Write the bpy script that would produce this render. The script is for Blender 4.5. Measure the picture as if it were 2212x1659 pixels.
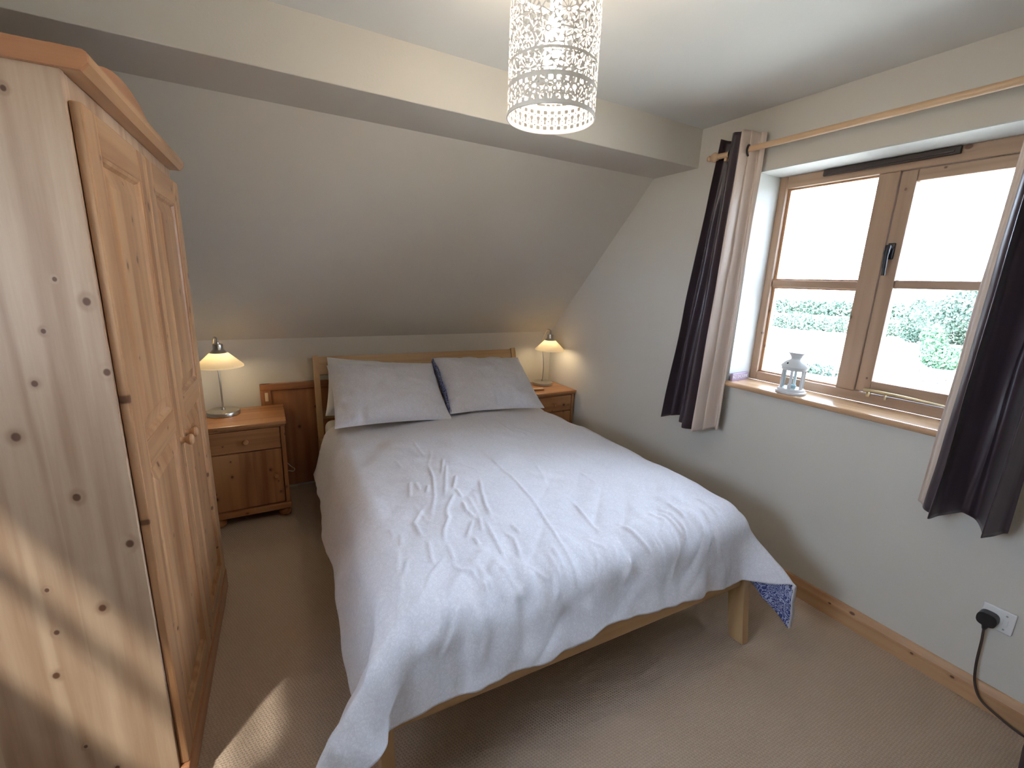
import bpy, bmesh, math, random
import numpy as np
from mathutils import Vector, Matrix, noise

for o in list(bpy.data.objects):
    bpy.data.objects.remove(o)
scene = bpy.context.scene
COL = scene.collection

# ------------------------------------------------------------------ camera
CAM_Z = 1.5
YAW, PITCH, ROLL = math.radians(29.4883), math.radians(-13.0621), math.radians(2.1258)
F = Vector((math.sin(YAW)*math.cos(PITCH), math.cos(YAW)*math.cos(PITCH), math.sin(PITCH)))
R0 = Vector((math.cos(YAW), -math.sin(YAW), 0))
U0 = R0.cross(F)
RR = R0*math.cos(ROLL) + U0*math.sin(ROLL)
UU = -R0*math.sin(ROLL) + U0*math.cos(ROLL)
cam_d = bpy.data.cameras.new('camera')
cam_d.sensor_fit = 'HORIZONTAL'
cam_d.sensor_width = 36.0
cam_d.lens = 36.0*955.57/2212.0
cam_d.clip_start = 0.02
cam_d.clip_end = 500
cam = bpy.data.objects.new('camera', cam_d)
COL.objects.link(cam)
M = Matrix((RR, UU, -F)).transposed().to_4x4()
M.translation = Vector((0, 0, CAM_Z))
cam.matrix_world = M
scene.camera = cam

# ------------------------------------------------------------------ world, sun, exposure
world = bpy.data.worlds.new('sky')
scene.world = world
world.use_nodes = True
wn = world.node_tree.nodes
wl = world.node_tree.links
bg = wn['Background']
bg.inputs[0].default_value = (0.655, 0.775, 1.0, 1)
bg.inputs[1].default_value = 31.0

sun_d = bpy.data.lights.new('sun', 'SUN')
sun_d.energy = 20.0
sun_d.angle = math.radians(2.5)
sun_d.color = (1.0, 0.95, 0.88)
sun = bpy.data.objects.new('sun', sun_d)
COL.objects.link(sun)
sun.rotation_euler = Vector((0.65, 0.76, -1.30)).to_track_quat('-Z', 'Y').to_euler()
sun.location = (-20, -20, 40)

vs = scene.view_settings
vs.view_transform = 'Standard'
vs.look = 'None'
vs.gamma = 1.0
vs.exposure = 0.06
vs.use_curve_mapping = False

# ------------------------------------------------------------------ helpers
def tag(o, label=None, cat=None, group=None, kind=None):
    if label: o['label'] = label
    if cat: o['category'] = cat
    if group: o['group'] = group
    if kind: o['kind'] = kind
    return o

def empty(name, loc, rz=0.0):
    o = bpy.data.objects.new(name, None)
    o.empty_display_size = 0.05
    COL.objects.link(o)
    o.location = loc
    o.rotation_euler = (0, 0, rz)
    return o

def link(name, me, mat=None, parent=None, smooth=False):
    o = bpy.data.objects.new(name, me)
    COL.objects.link(o)
    if mat is not None:
        mats = mat if isinstance(mat, (list, tuple)) else [mat]
        for m in mats:
            me.materials.append(m)
    if smooth:
        for p in me.polygons: p.use_smooth = True
        if len(me.polygons) < 20000: me.set_sharp_from_angle(angle=math.radians(38))
    if parent: o.parent = parent
    return o

def obj(name, bm, mat=None, parent=None, smooth=False):
    me = bpy.data.meshes.new(name)
    bmesh.ops.recalc_face_normals(bm, faces=bm.faces)
    bm.to_mesh(me)
    bm.free()
    return link(name, me, mat, parent, smooth)

def BM(): return bmesh.new()

def box(bm, x0, x1, y0, y1, z0, z1, bev=0.0, seg=2, rot=None):
    t = bmesh.new()
    bmesh.ops.create_cube(t, size=1.0)
    for v in t.verts:
        v.co = Vector(((x0+x1)/2+v.co.x*(x1-x0), (y0+y1)/2+v.co.y*(y1-y0), (z0+z1)/2+v.co.z*(z1-z0)))
    if bev > 0:
        bmesh.ops.bevel(t, geom=list(t.edges), offset=bev, segments=seg, affect='EDGES', profile=0.5)
    if rot is not None:
        bmesh.ops.transform(t, matrix=rot, verts=t.verts)
    merge(bm, t)

def merge(bm, t):
    me = bpy.data.meshes.new('tmp')
    t.to_mesh(me); t.free()
    bm.from_mesh(me)
    bpy.data.meshes.remove(me)

def lathe(bm, prof, n=32, center=(0, 0, 0), closed=False):
    """prof: list of (r,z); revolve around z"""
    rings = []
    cx, cy, cz = center
    for r, z in prof:
        if r < 1e-6:
            rings.append([bm.verts.new((cx, cy, cz+z))])
        else:
            rings.append([bm.verts.new((cx+r*math.cos(2*math.pi*i/n), cy+r*math.sin(2*math.pi*i/n), cz+z)) for i in range(n)])
    m = len(rings)
    for k in range(m if closed else m-1):
        a, b = rings[k], rings[(k+1) % m]
        for i in range(n):
            j = (i+1) % n
            if len(a) == 1 and len(b) == 1: continue
            if len(a) == 1: bm.faces.new((a[0], b[i], b[j]))
            elif len(b) == 1: bm.faces.new((a[i], a[j], b[0]))
            else: bm.faces.new((a[i], a[j], b[j], b[i]))

def tube(bm, pts, r, n=10, caps=True):
    pts = [Vector(p) for p in pts]
    rings = []
    up = Vector((0, 0, 1))
    prev = None
    for i, p in enumerate(pts):
        d = (pts[min(i+1, len(pts)-1)]-pts[max(i-1, 0)]).normalized()
        if prev is None:
            a = d.cross(up)
            if a.length < 1e-3: a = d.cross(Vector((1, 0, 0)))
            a.normalize()
        else:
            a = (prev-d*prev.dot(d)).normalized()
        prev = a
        b = d.cross(a)
        rr = r[i] if isinstance(r, (list, tuple)) else r
        rings.append([bm.verts.new(p+(a*math.cos(2*math.pi*k/n)+b*math.sin(2*math.pi*k/n))*rr) for k in range(n)])
    for k in range(len(rings)-1):
        for i in range(n):
            j = (i+1) % n
            bm.faces.new((rings[k][i], rings[k][j], rings[k+1][j], rings[k+1][i]))
    if caps:
        bm.faces.new(rings[0][::-1]); bm.faces.new(rings[-1])

def smooth_path(pts, n=8):
    """Catmull-Rom resample"""
    P = [Vector(p) for p in pts]
    P = [P[0]*2-P[1]]+P+[P[-1]*2-P[-2]]
    out = []
    for i in range(1, len(P)-2):
        a, b, c, d = P[i-1], P[i], P[i+1], P[i+2]
        for k in range(n):
            t = k/n
            out.append(0.5*((2*b)+(c-a)*t+(2*a-5*b+4*c-d)*t*t+(3*b-a-3*c+d)*t**3))
    out.append(P[-2])
    return out

def extrude_poly(bm, pts2, axis, a0, a1):
    """extrude closed polygon (list of 2-tuples) along axis ('x','y','z')"""
    def mk(p, a):
        if axis == 'x': return (a, p[0], p[1])
        if axis == 'y': return (p[0], a, p[1])
        return (p[0], p[1], a)
    A = [bm.verts.new(mk(p, a0)) for p in pts2]
    B = [bm.verts.new(mk(p, a1)) for p in pts2]
    n = len(pts2)
    bm.faces.new(A[::-1]); bm.faces.new(B)
    for i in range(n):
        j = (i+1) % n
        bm.faces.new((A[i], A[j], B[j], B[i]))

def grid_mesh(name, P, nu, nv, mat_idx=None, uv=None):
    """P: (nu*nv,3) array, row-major in u"""
    me = bpy.data.meshes.new(name)
    iu, iv = np.meshgrid(np.arange(nu-1), np.arange(nv-1), indexing='ij')
    a = (iu*nv+iv).ravel()
    faces = np.stack([a, a+nv, a+nv+1, a+1], 1)
    me.from_pydata(P.tolist(), [], faces.tolist())
    if uv is not None:
        l = me.uv_layers.new(name='UVMap')
        idx = np.empty(len(me.loops), dtype=np.int32)
        me.loops.foreach_get('vertex_index', idx)
        l.data.foreach_set('uv', uv[idx].astype(np.float32).ravel())
    return me

# ------------------------------------------------------------------ materials
def nt(name):
    m = bpy.data.materials.new(name)
    m.use_nodes = True
    n = m.node_tree.nodes
    return m, n, m.node_tree.links, n['Principled BSDF']

def plain(name, col, rough=0.5, metal=0.0, emit=None, es=0.0, spec=0.5):
    m, n, l, b = nt(name)
    b.inputs['Base Color'].default_value = (*col, 1)
    b.inputs['Roughness'].default_value = rough
    b.inputs['Metallic'].default_value = metal
    b.inputs['Specular IOR Level'].default_value = spec
    if emit:
        b.inputs['Emission Color'].default_value = (*emit, 1)
        b.inputs['Emission Strength'].default_value = es
    return m

def mathn(n, l, op, a, b=None, c=None):
    k = n.new('ShaderNodeMath'); k.operation = op
    for i, v in enumerate((a, b, c)):
        if v is None: continue
        if isinstance(v, (int, float)): k.inputs[i].default_value = v
        else: l.new(v, k.inputs[i])
    return k.outputs[0]

def mixc(n, l, f, a, b, mode='MIX'):
    k = n.new('ShaderNodeMix'); k.data_type = 'RGBA'; k.blend_type = mode
    if isinstance(f, (int, float)): k.inputs[0].default_value = f
    else: l.new(f, k.inputs[0])
    for i, v in ((6, a), (7, b)):
        if isinstance(v, tuple): k.inputs[i].default_value = (*v, 1)
        else: l.new(v, k.inputs[i])
    return k.outputs[2]

def ramp(n, l, fac, stops):
    k = n.new('ShaderNodeValToRGB')
    e = k.color_ramp.elements
    while len(e) < len(stops): e.new(0.5)
    for i, (p, c) in enumerate(stops):
        e[i].position = p
        e[i].color = (c, c, c, 1) if isinstance(c, (int, float)) else (*c, 1)
    l.new(fac, k.inputs[0])
    return k.outputs[0]

def wood(name, axis, light, dark, knot=(0.10, 0.035, 0.015), rough=0.32, board=0.095, knots=1.0, bump=0.03, vary=0.5, flat=None):
    m, n, l, b = nt(name)
    tc = n.new('ShaderNodeTexCoord')
    oi = n.new('ShaderNodeObjectInfo')
    off = mathn(n, l, 'MULTIPLY', oi.outputs['Random'], 37.0)
    cmb = n.new('ShaderNodeCombineXYZ')
    for i in range(3): l.new(off, cmb.inputs[i])
    add = n.new('ShaderNodeVectorMath'); add.operation = 'ADD'
    l.new(tc.outputs['Object'], add.inputs[0]); l.new(cmb.outputs[0], add.inputs[1])
    sep = n.new('ShaderNodeSeparateXYZ'); l.new(add.outputs[0], sep.inputs[0])
    ai = 'xyz'.index(axis)
    others = [i for i in range(3) if i != ai]
    cross = mathn(n, l, 'ADD', sep.outputs[others[0]], sep.outputs[others[1]])
    along = sep.outputs[ai]
    # boards
    bi = mathn(n, l, 'FLOOR', mathn(n, l, 'DIVIDE', cross, board))
    wnz = n.new('ShaderNodeTexWhiteNoise'); wnz.noise_dimensions = '1D'; l.new(bi, wnz.inputs['W'])
    # knots : voronoi stretched along the grain, shifted per board
    fl = flat and 'xyz'.index(flat)
    oth = [i for i in range(3) if i != ai and i != fl]
    kc = cross if len(oth) > 1 else sep.outputs[oth[0]]
    kv = n.new('ShaderNodeCombineXYZ')
    l.new(mathn(n, l, 'MULTIPLY', kc, 8.5), kv.inputs[0]); l.new(mathn(n, l, 'MULTIPLY', along, 6.6), kv.inputs[1])
    vo = n.new('ShaderNodeTexVoronoi'); vo.voronoi_dimensions = '2D'; vo.inputs['Scale'].default_value = 1.0
    l.new(kv.outputs[0], vo.inputs['Vector'])
    sepc = n.new('ShaderNodeSeparateColor'); l.new(vo.outputs['Color'], sepc.inputs[0])
    pres = mathn(n, l, 'GREATER_THAN', sepc.outputs[0], 1.0-0.75*knots)
    size = mathn(n, l, 'MULTIPLY_ADD', mathn(n, l, 'POWER', sepc.outputs[1], 2.5), 0.075, 0.042)
    kd = mathn(n, l, 'DIVIDE', vo.outputs['Distance'], size)
    kmask = n.new('ShaderNodeMapRange'); kmask.inputs[1].default_value = 1.0; kmask.inputs[2].default_value = 0.55
    kmask.interpolation_type = 'SMOOTHSTEP'
    l.new(kd, kmask.inputs[0])
    km = mathn(n, l, 'MULTIPLY', kmask.outputs[0], pres)
    halo = n.new('ShaderNodeMapRange'); halo.inputs[1].default_value = 2.4; halo.inputs[2].default_value = 0.6
    halo.interpolation_type = 'SMOOTHSTEP'
    l.new(kd, halo.inputs[0])
    hm = mathn(n, l, 'MULTIPLY', halo.outputs[0], pres)
    # grain
    gs = n.new('ShaderNodeVectorMath'); gs.operation = 'MULTIPLY'
    g = [1.0, 1.0, 1.0]; g[ai] = 0.055
    gs.inputs[1].default_value = g
    l.new(add.outputs[0], gs.inputs[0])
    n1 = n.new('ShaderNodeTexNoise'); n1.inputs['Scale'].default_value = 9; n1.inputs['Detail'].default_value = 2
    l.new(gs.outputs[0], n1.inputs['Vector'])
    ph = mathn(n, l, 'MULTIPLY_ADD', cross, 46.0, mathn(n, l, 'MULTIPLY', n1.outputs[0], 26.0))
    ph = mathn(n, l, 'ADD', ph, mathn(n, l, 'MULTIPLY', wnz.outputs[0], 20.0))
    ph = mathn(n, l, 'ADD', ph, mathn(n, l, 'MULTIPLY', hm, 2.2))
    si = mathn(n, l, 'MULTIPLY_ADD', mathn(n, l, 'SINE', ph), 0.5, 0.5)
    si = mathn(n, l, 'POWER', si, 1.8)
    n2 = n.new('ShaderNodeTexNoise'); n2.inputs['Scale'].default_value = 190; n2.inputs['Detail'].default_value = 3
    l.new(gs.outputs[0], n2.inputs['Vector'])
    n3 = n.new('ShaderNodeTexNoise'); n3.inputs['Scale'].default_value = 22; n3.inputs['Detail'].default_value = 2
    l.new(gs.outputs[0], n3.inputs['Vector'])
    gf = mathn(n, l, 'ADD', mathn(n, l, 'MULTIPLY', si, 0.42), mathn(n, l, 'MULTIPLY', n2.outputs[0], 0.32))
    gf = mathn(n, l, 'ADD', gf, mathn(n, l, 'MULTIPLY', mathn(n, l, 'SUBTRACT', n3.outputs[0], 0.5), 1.3))
    gf = mathn(n, l, 'ADD', gf, mathn(n, l, 'MULTIPLY', mathn(n, l, 'SUBTRACT', wnz.outputs[0], 0.5), vary))
    cl = n.new('ShaderNodeClamp'); l.new(gf, cl.inputs[0])
    c1 = mixc(n, l, cl.outputs[0], light, dark)
    c2 = mixc(n, l, mathn(n, l, 'MULTIPLY', hm, 0.35), c1, tuple(x*0.75 for x in dark))
    c3 = mixc(n, l, mathn(n, l, 'MULTIPLY', km, 0.9), c2, knot)
    l.new(c3, b.inputs['Base Color'])
    b.inputs['Roughness'].default_value = rough
    b.inputs['Coat Weight'].default_value = 0.12
    b.inputs['Coat Roughness'].default_value = 0.25
    bp = n.new('ShaderNodeBump'); bp.inputs['Strength'].default_value = bump*4; bp.inputs['Distance'].default_value = 0.002
    l.new(n2.outputs[0], bp.inputs['Height']); l.new(bp.outputs[0], b.inputs['Normal'])
    return m

def noise_mat(name, c1, c2, scale, rough=0.8, bump=0.1, bscale=None, detail=4, dist=0.003, sheen=0.0):
    m, n, l, b = nt(name)
    tc = n.new('ShaderNodeTexCoord')
    t = n.new('ShaderNodeTexNoise'); t.inputs['Scale'].default_value = scale; t.inputs['Detail'].default_value = detail
    l.new(tc.outputs['Object'], t.inputs['Vector'])
    c = mixc(n, l, t.outputs[0], c1, c2)
    l.new(c, b.inputs['Base Color'])
    b.inputs['Roughness'].default_value = rough
    b.inputs['Sheen Weight'].default_value = sheen
    t2 = n.new('ShaderNodeTexNoise'); t2.inputs['Scale'].default_value = bscale or scale*3; t2.inputs['Detail'].default_value = 3
    l.new(tc.outputs['Object'], t2.inputs['Vector'])
    bp = n.new('ShaderNodeBump'); bp.inputs['Strength'].default_value = bump; bp.inputs['Distance'].default_value = dist
    l.new(t2.outputs[0], bp.inputs['Height']); l.new(bp.outputs[0], b.inputs['Normal'])
    return m

PAINT = noise_mat('cream_wall_paint', (0.640, 0.600, 0.530), (0.670, 0.630, 0.560), 3.0, 0.9, 0.25, 130, dist=0.0015)
CEIL = noise_mat('white_ceiling_paint', (0.71, 0.71, 0.685), (0.74, 0.74, 0.715), 3.0, 0.9, 0.2, 120, dist=0.0015)
REVEAL = noise_mat('white_reveal_paint', (0.62, 0.63, 0.61), (0.65, 0.66, 0.64), 3.0, 0.85, 0.2, 120, dist=0.0015)

PL, PD = (0.54, 0.305, 0.150), (0.31, 0.135, 0.055)       # lacquered pine, orange deepened for the dim warm light on the doors
PINE = {a: wood('pine_'+a, a, PL, PD, flat='x', knots=0.9 if a == 'z' else 0.5) for a in 'xyz'}
PALE = wood('pale_daylit_pine_z', 'z', (0.62, 0.44, 0.295), (0.37, 0.22, 0.13), vary=0.40, knots=1.0, rough=0.4, flat='y')  # same pine; daylight on the wardrobe side partly put into the pale colour
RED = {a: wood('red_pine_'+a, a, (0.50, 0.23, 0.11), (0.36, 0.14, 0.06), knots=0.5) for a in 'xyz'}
NS = {a: wood('nightstand_pine_'+a, a, (0.47, 0.225, 0.095), (0.25, 0.095, 0.038), board=0.07, vary=0.8, flat='y') for a in 'xyz'}
OAK = {a: wood('light_oak_'+a, a, (0.55, 0.35, 0.17), (0.42, 0.245, 0.105), knots=0.0, board=0.3, vary=0.2, rough=0.38) for a in 'xyz'}
WINW = {a: wood('window_oak_'+a, a, (0.40, 0.26, 0.165), (0.27, 0.16, 0.095), knots=0.25, board=0.5, vary=0.2, rough=0.42) for a in 'xyz'}
SKIRT = wood('skirting_pine', 'y', (0.55, 0.33, 0.17), (0.42, 0.215, 0.10), knots=0.7, board=0.5, vary=0.3, rough=0.4)
HATCH = {a: wood('hatch_wood_'+a, a, (0.36, 0.155, 0.065), (0.24, 0.09, 0.035), knots=0.2, board=0.5, vary=0.2, rough=0.4) for a in 'xz'}
POLEW = wood('pole_wood', 'y', (0.66, 0.45, 0.27), (0.56, 0.35, 0.19), knots=0.0, board=0.5, rough=0.4)
DARKGAP = plain('shadow_gap_brown', (0.06, 0.03, 0.015), 0.8)
NICKEL = plain('brushed_nickel', (0.58, 0.55, 0.50), 0.28, 1.0)
BLACK = plain('black_plastic', (0.012, 0.012, 0.014), 0.4)
DKMETAL = plain('dark_iron', (0.03, 0.028, 0.03), 0.4, 0.6)
BRASS = plain('pale_brass', (0.62, 0.55, 0.36), 0.3, 1.0)
WHITEP = plain('white_plastic', (0.80, 0.79, 0.77), 0.35)
WHITEM = plain('white_painted_metal', (0.72, 0.75, 0.76), 0.4)
BROWNV = plain('dark_brown_vent_plastic', (0.045, 0.028, 0.022), 0.45)

def carpet_mat():
    m, n, l, b = nt('beige_loop_carpet')
    tc = n.new('ShaderNodeTexCoord')
    sep = n.new('ShaderNodeSeparateXYZ'); l.new(tc.outputs['Object'], sep.inputs[0])
    nz = n.new('ShaderNodeTexNoise'); nz.inputs['Scale'].default_value = 60; nz.inputs['Detail'].default_value = 2
    l.new(tc.outputs['Object'], nz.inputs['Vector'])
    jit = mathn(n, l, 'MULTIPLY', mathn(n, l, 'SUBTRACT', nz.outputs[0], 0.5), 7.5)
    sy = mathn(n, l, 'SINE', mathn(n, l, 'ADD', mathn(n, l, 'MULTIPLY', sep.outputs[1], 2*math.pi/0.0085), jit))
    row = mathn(n, l, 'FLOOR', mathn(n, l, 'MULTIPLY', sep.outputs[1], 1/0.0085))
    sx = mathn(n, l, 'SINE', mathn(n, l, 'ADD', mathn(n, l, 'MULTIPLY_ADD', sep.outputs[0], 2*math.pi/0.010, mathn(n, l, 'MULTIPLY', row, 2.1)), jit))
    h = mathn(n, l, 'ADD', mathn(n, l, 'MULTIPLY', sy, 0.32), mathn(n, l, 'MULTIPLY', sx, 0.34))
    n2 = n.new('ShaderNodeTexNoise'); n2.inputs['Scale'].default_value = 350; n2.inputs['Detail'].default_value = 3
    l.new(tc.outputs['Object'], n2.inputs['Vector'])
    h2 = mathn(n, l, 'ADD', h, mathn(n, l, 'MULTIPLY', n2.outputs[0], 1.1))
    hr = n.new('ShaderNodeMapRange'); hr.inputs[1].default_value = -0.7; hr.inputs[2].default_value = 1.4
    l.new(h2, hr.inputs[0])
    n3 = n.new('ShaderNodeTexNoise'); n3.inputs['Scale'].default_value = 4; n3.inputs['Detail'].default_value = 3
    l.new(tc.outputs['Object'], n3.inputs['Vector'])
    c = mixc(n, l, hr.outputs[0], (0.37, 0.27, 0.19), (0.60, 0.465, 0.355))
    c = mixc(n, l, mathn(n, l, 'MULTIPLY', n3.outputs[0], 0.25), c, (0.44, 0.325, 0.235))
    l.new(c, b.inputs['Base Color'])
    b.inputs['Roughness'].default_value = 0.95
    b.inputs['Specular IOR Level'].default_value = 0.15
    bp = n.new('ShaderNodeBump'); bp.inputs['Strength'].default_value = 0.55; bp.inputs['Distance'].default_value = 0.004
    l.new(h2, bp.inputs['Height']); l.new(bp.outputs[0], b.inputs['Normal'])
    return m
CARPET = carpet_mat()

def linen(name, base, fleck, amount=1.0):
    m, n, l, b = nt(name)
    tc = n.new('ShaderNodeTexCoord')
    t = n.new('ShaderNodeTexNoise'); t.inputs['Scale'].default_value = 120; t.inputs['Detail'].default_value = 1.5; t.inputs['Distortion'].default_value = 1.6
    l.new(tc.outputs['Object'], t.inputs['Vector'])
    f = ramp(n, l, t.outputs[0], [(0.50, 0.0), (0.60, 1.0)])
    t3 = n.new('ShaderNodeTexVoronoi'); t3.feature = 'DISTANCE_TO_EDGE'; t3.inputs['Scale'].default_value = 34
    l.new(tc.outputs['Object'], t3.inputs['Vector'])
    f2 = ramp(n, l, t3.outputs['Distance'], [(0.0, 1.0), (0.05, 0.0)])
    c = mixc(n, l, mathn(n, l, 'MULTIPLY', f, 0.8*amount), base, fleck)
    c = mixc(n, l, mathn(n, l, 'MULTIPLY', f2, 0.35*amount), c, tuple(x*0.82 for x in base))
    l.new(c, b.inputs['Base Color'])
    b.inputs['Roughness'].default_value = 0.85
    b.inputs['Sheen Weight'].default_value = 0.15
    t2 = n.new('ShaderNodeTexNoise'); t2.inputs['Scale'].default_value = 26; t2.inputs['Detail'].default_value = 5; t2.inputs['Distortion'].default_value = 0.7
    l.new(tc.outputs['Object'], t2.inputs['Vector'])
    bp = n.new('ShaderNodeBump'); bp.inputs['Strength'].default_value = 0.16; bp.inputs['Distance'].default_value = 0.010
    l.new(t2.outputs[0], bp.inputs['Height']); l.new(bp.outputs[0], b.inputs['Normal'])
    return m
LINEN = linen('grey_patterned_linen', (0.69, 0.685, 0.735), (0.775, 0.77, 0.82))

def navy_print():
    m, n, l, b = nt('navy_floral_print')
    tc = n.new('ShaderNodeTexCoord')
    t = n.new('ShaderNodeTexNoise'); t.inputs['Scale'].default_value = 13; t.inputs['Detail'].default_value = 1.0; t.inputs['Distortion'].default_value = 3.2
    l.new(tc.outputs['Object'], t.inputs['Vector'])
    s = mathn(n, l, 'SINE', mathn(n, l, 'MULTIPLY', t.outputs[0], 42.0))
    f = ramp(n, l, mathn(n, l, 'MULTIPLY_ADD', s, 0.5, 0.5), [(0.50, 0.0), (0.62, 1.0)])
    c = mixc(n, l, f, (0.045, 0.055, 0.20), (0.40, 0.44, 0.62))
    l.new(c, b.inputs['Base Color'])
    b.inputs['Roughness'].default_value = 0.85
    return m
NAVY = navy_print()
WHITEC = noise_mat('white_cotton', (0.74, 0.75, 0.76), (0.78, 0.79, 0.80), 30, 0.9, 0.2, 60)
MATTR = noise_mat('mattress_ticking', (0.70, 0.69, 0.66), (0.75, 0.74, 0.71), 40, 0.9, 0.2, 120)

def curtain_mat(name, base, dark, rough, sheen):
    m, n, l, b = nt(name)
    tc = n.new('ShaderNodeTexCoord')
    mp = n.new('ShaderNodeMapping'); mp.inputs['Scale'].default_value = (1, 1, 0.06)
    l.new(tc.outputs['Object'], mp.inputs['Vector'])
    t = n.new('ShaderNodeTexNoise'); t.inputs['Scale'].default_value = 130; t.inputs['Detail'].default_value = 3
    l.new(mp.outputs[0], t.inputs['Vector'])
    l.new(mixc(n, l, t.outputs[0], dark, base), b.inputs['Base Color'])
    b.inputs['Roughness'].default_value = rough
    b.inputs['Sheen Weight'].default_value = sheen
    bp = n.new('ShaderNodeBump'); bp.inputs['Strength'].default_value = 0.15; bp.inputs['Distance'].default_value = 0.001
    l.new(t.outputs[0], bp.inputs['Height']); l.new(bp.outputs[0], b.inputs['Normal'])
    return m
CUR_DARK = curtain_mat('aubergine_satin', (0.050, 0.032, 0.038), (0.034, 0.021, 0.028), 0.36, 0.1)
CUR_BEIGE = curtain_mat('champagne_satin', (0.74, 0.62, 0.53), (0.60, 0.48, 0.40), 0.32, 0.1)
CUR_LINING = plain('cream_lining', (0.66, 0.65, 0.62), 0.8)

def glass_mat():
    m, n, l, b = nt('window_glass')
    out = n['Material Output']
    n.remove(b)
    tr = n.new('ShaderNodeBsdfTransparent'); tr.inputs[0].default_value = (0.97, 0.99, 0.985, 1)
    gl = n.new('ShaderNodeBsdfGlossy'); gl.inputs['Roughness'].default_value = 0.02
    fr = n.new('ShaderNodeFresnel'); fr.inputs[0].default_value = 1.45
    mx = n.new('ShaderNodeMixShader')
    l.new(mathn(n, l, 'MULTIPLY', fr.outputs[0], 0.8), mx.inputs[0]); l.new(tr.outputs[0], mx.inputs[1]); l.new(gl.outputs[0], mx.inputs[2])
    l.new(mx.outputs[0], out.inputs[0])
    return m
GLASS = glass_mat()

def shade_glass():
    m, n, l, b = nt('opal_lamp_glass')
    out = n['Material Output']; n.remove(b)
    d = n.new('ShaderNodeBsdfDiffuse'); d.inputs[0].default_value = (0.88, 0.84, 0.76, 1)
    t = n.new('ShaderNodeBsdfTranslucent'); t.inputs[0].default_value = (0.95, 0.88, 0.72, 1)
    mx = n.new('ShaderNodeMixShader'); mx.inputs[0].default_value = 0.55
    l.new(d.outputs[0], mx.inputs[1]); l.new(t.outputs[0], mx.inputs[2]); l.new(mx.outputs[0], out.inputs[0])
    return m
OPAL = shade_glass()

# ------------------------------------------------------------------ room dimensions
XR, XL = 2.263, -0.955
YB, YN = 3.321, -1.25
ZK, ZB, ZC = 1.072, 2.174, 2.377
YF, YS = 1.911, 2.249
WT = 0.34                                           # gable wall thickness
WY0, WY1, WZ0, WZ1 = 0.525, 1.535, 0.972, 2.090     # window opening
LY0, LY1, LZ0, LZ1 = 0.26, 0.985, 1.24, 1.89         # unseen left window, added for the sun on wardrobe and carpet

def struct(name, bm, mat, smooth=False):
    o = obj(name, bm, mat, None, smooth)
    o['kind'] = 'structure'
    return o

bm = BM(); box(bm, XL-0.3, XR+WT, YN-0.2, YB+0.3, -0.2, 0.0)
struct('floor', bm, CARPET)
bm = BM(); box(bm, XL-0.3, XR+WT, YN-0.2, YF+0.02, ZC, ZC+0.2)
struct('ceiling', bm, CEIL)
# gable wall with window opening
bm = BM()
Y2 = YB+0.3
box(bm, XR, XR+WT, YN-0.2, WY0, -0.2, ZC+0.2)
box(bm, XR, XR+WT, WY1, Y2, -0.2, ZC+0.2)
box(bm, XR, XR+WT, WY0, WY1, -0.2, WZ0)
box(bm, XR, XR+WT, WY0, WY1, WZ1, ZC+0.2)
struct('wall_right', bm, PAINT)
# white painted reveal lining (head + jambs)
bm = BM()
box(bm, XR+0.001, XR+0.19, WY1-0.006, WY1, WZ0, WZ1)
box(bm, XR+0.001, XR+0.19, WY0, WY0+0.006, WZ0, WZ1)
box(bm, XR+0.001, XR+0.19, WY0+0.006, WY1-0.006, WZ1-0.006, WZ1)
struct('trim_1', bm, REVEAL)
bm = BM()
box(bm, XL-0.05, XL, YN-0.2, LY0, -0.2, ZC+0.2)
box(bm, XL-0.05, XL, LY1, Y2, -0.2, ZC+0.2)
box(bm, XL-0.05, XL, LY0, LY1, -0.2, LZ0)
box(bm, XL-0.05, XL, LY0, LY1, LZ1, ZC+0.2)
struct('wall_left', bm, PAINT)
bm = BM(); box(bm, XL, XR, YN-0.2, YN, 0, ZC)
struct('wall_front', bm, PAINT)
bm = BM(); box(bm, XL-0.1, XR+0.1, YB, YB+0.2, 0, ZK+0.02)
struct('wall_back', bm, PAINT)
# sloping roof underside
bm = BM()
dy, dz = YS-YB, ZB-ZK
ext = 0.12
extrude_poly(bm, [(YB, ZK), (YS+dy*ext, ZB+dz*ext), (YS+dy*ext+0.16, ZB+dz*ext+0.16), (YB+0.2, ZK+0.05)], 'x', XL-0.1, XR+0.1)
struct('ceiling_slope', bm, PAINT)
bm = BM(); box(bm, XL-0.05, XR+0.05, YF, YS+0.02, ZB, ZC+0.1, 0.004, 2)
struct('trim_2', bm, PAINT)
# skirting boards
def skirting(name, pts2, axis, a0, a1, mat):
    bm = BM(); extrude_poly(bm, pts2, axis, a0, a1)
    return struct(name, bm, mat)
skirting('baseboard_right', [(XR, 0), (XR, 0.096), (XR-0.006, 0.096), (XR-0.010, 0.093), (XR-0.019, 0.068), (XR-0.020, 0.060), (XR-0.020, 0)], 'y', YN, YB, SKIRT)
skirting('baseboard_back', [(YB, 0), (YB, 0.096), (YB-0.006, 0.096), (YB-0.019, 0.068), (YB-0.020, 0)], 'x', 0.66, XR-0.021, PINE['x'])
skirting('baseboard_left', [(XL, 0), (XL, 0.096), (XL+0.006, 0.096), (XL+0.019, 0.068), (XL+0.020, 0)], 'y', YN, 1.25, SKIRT)

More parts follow.
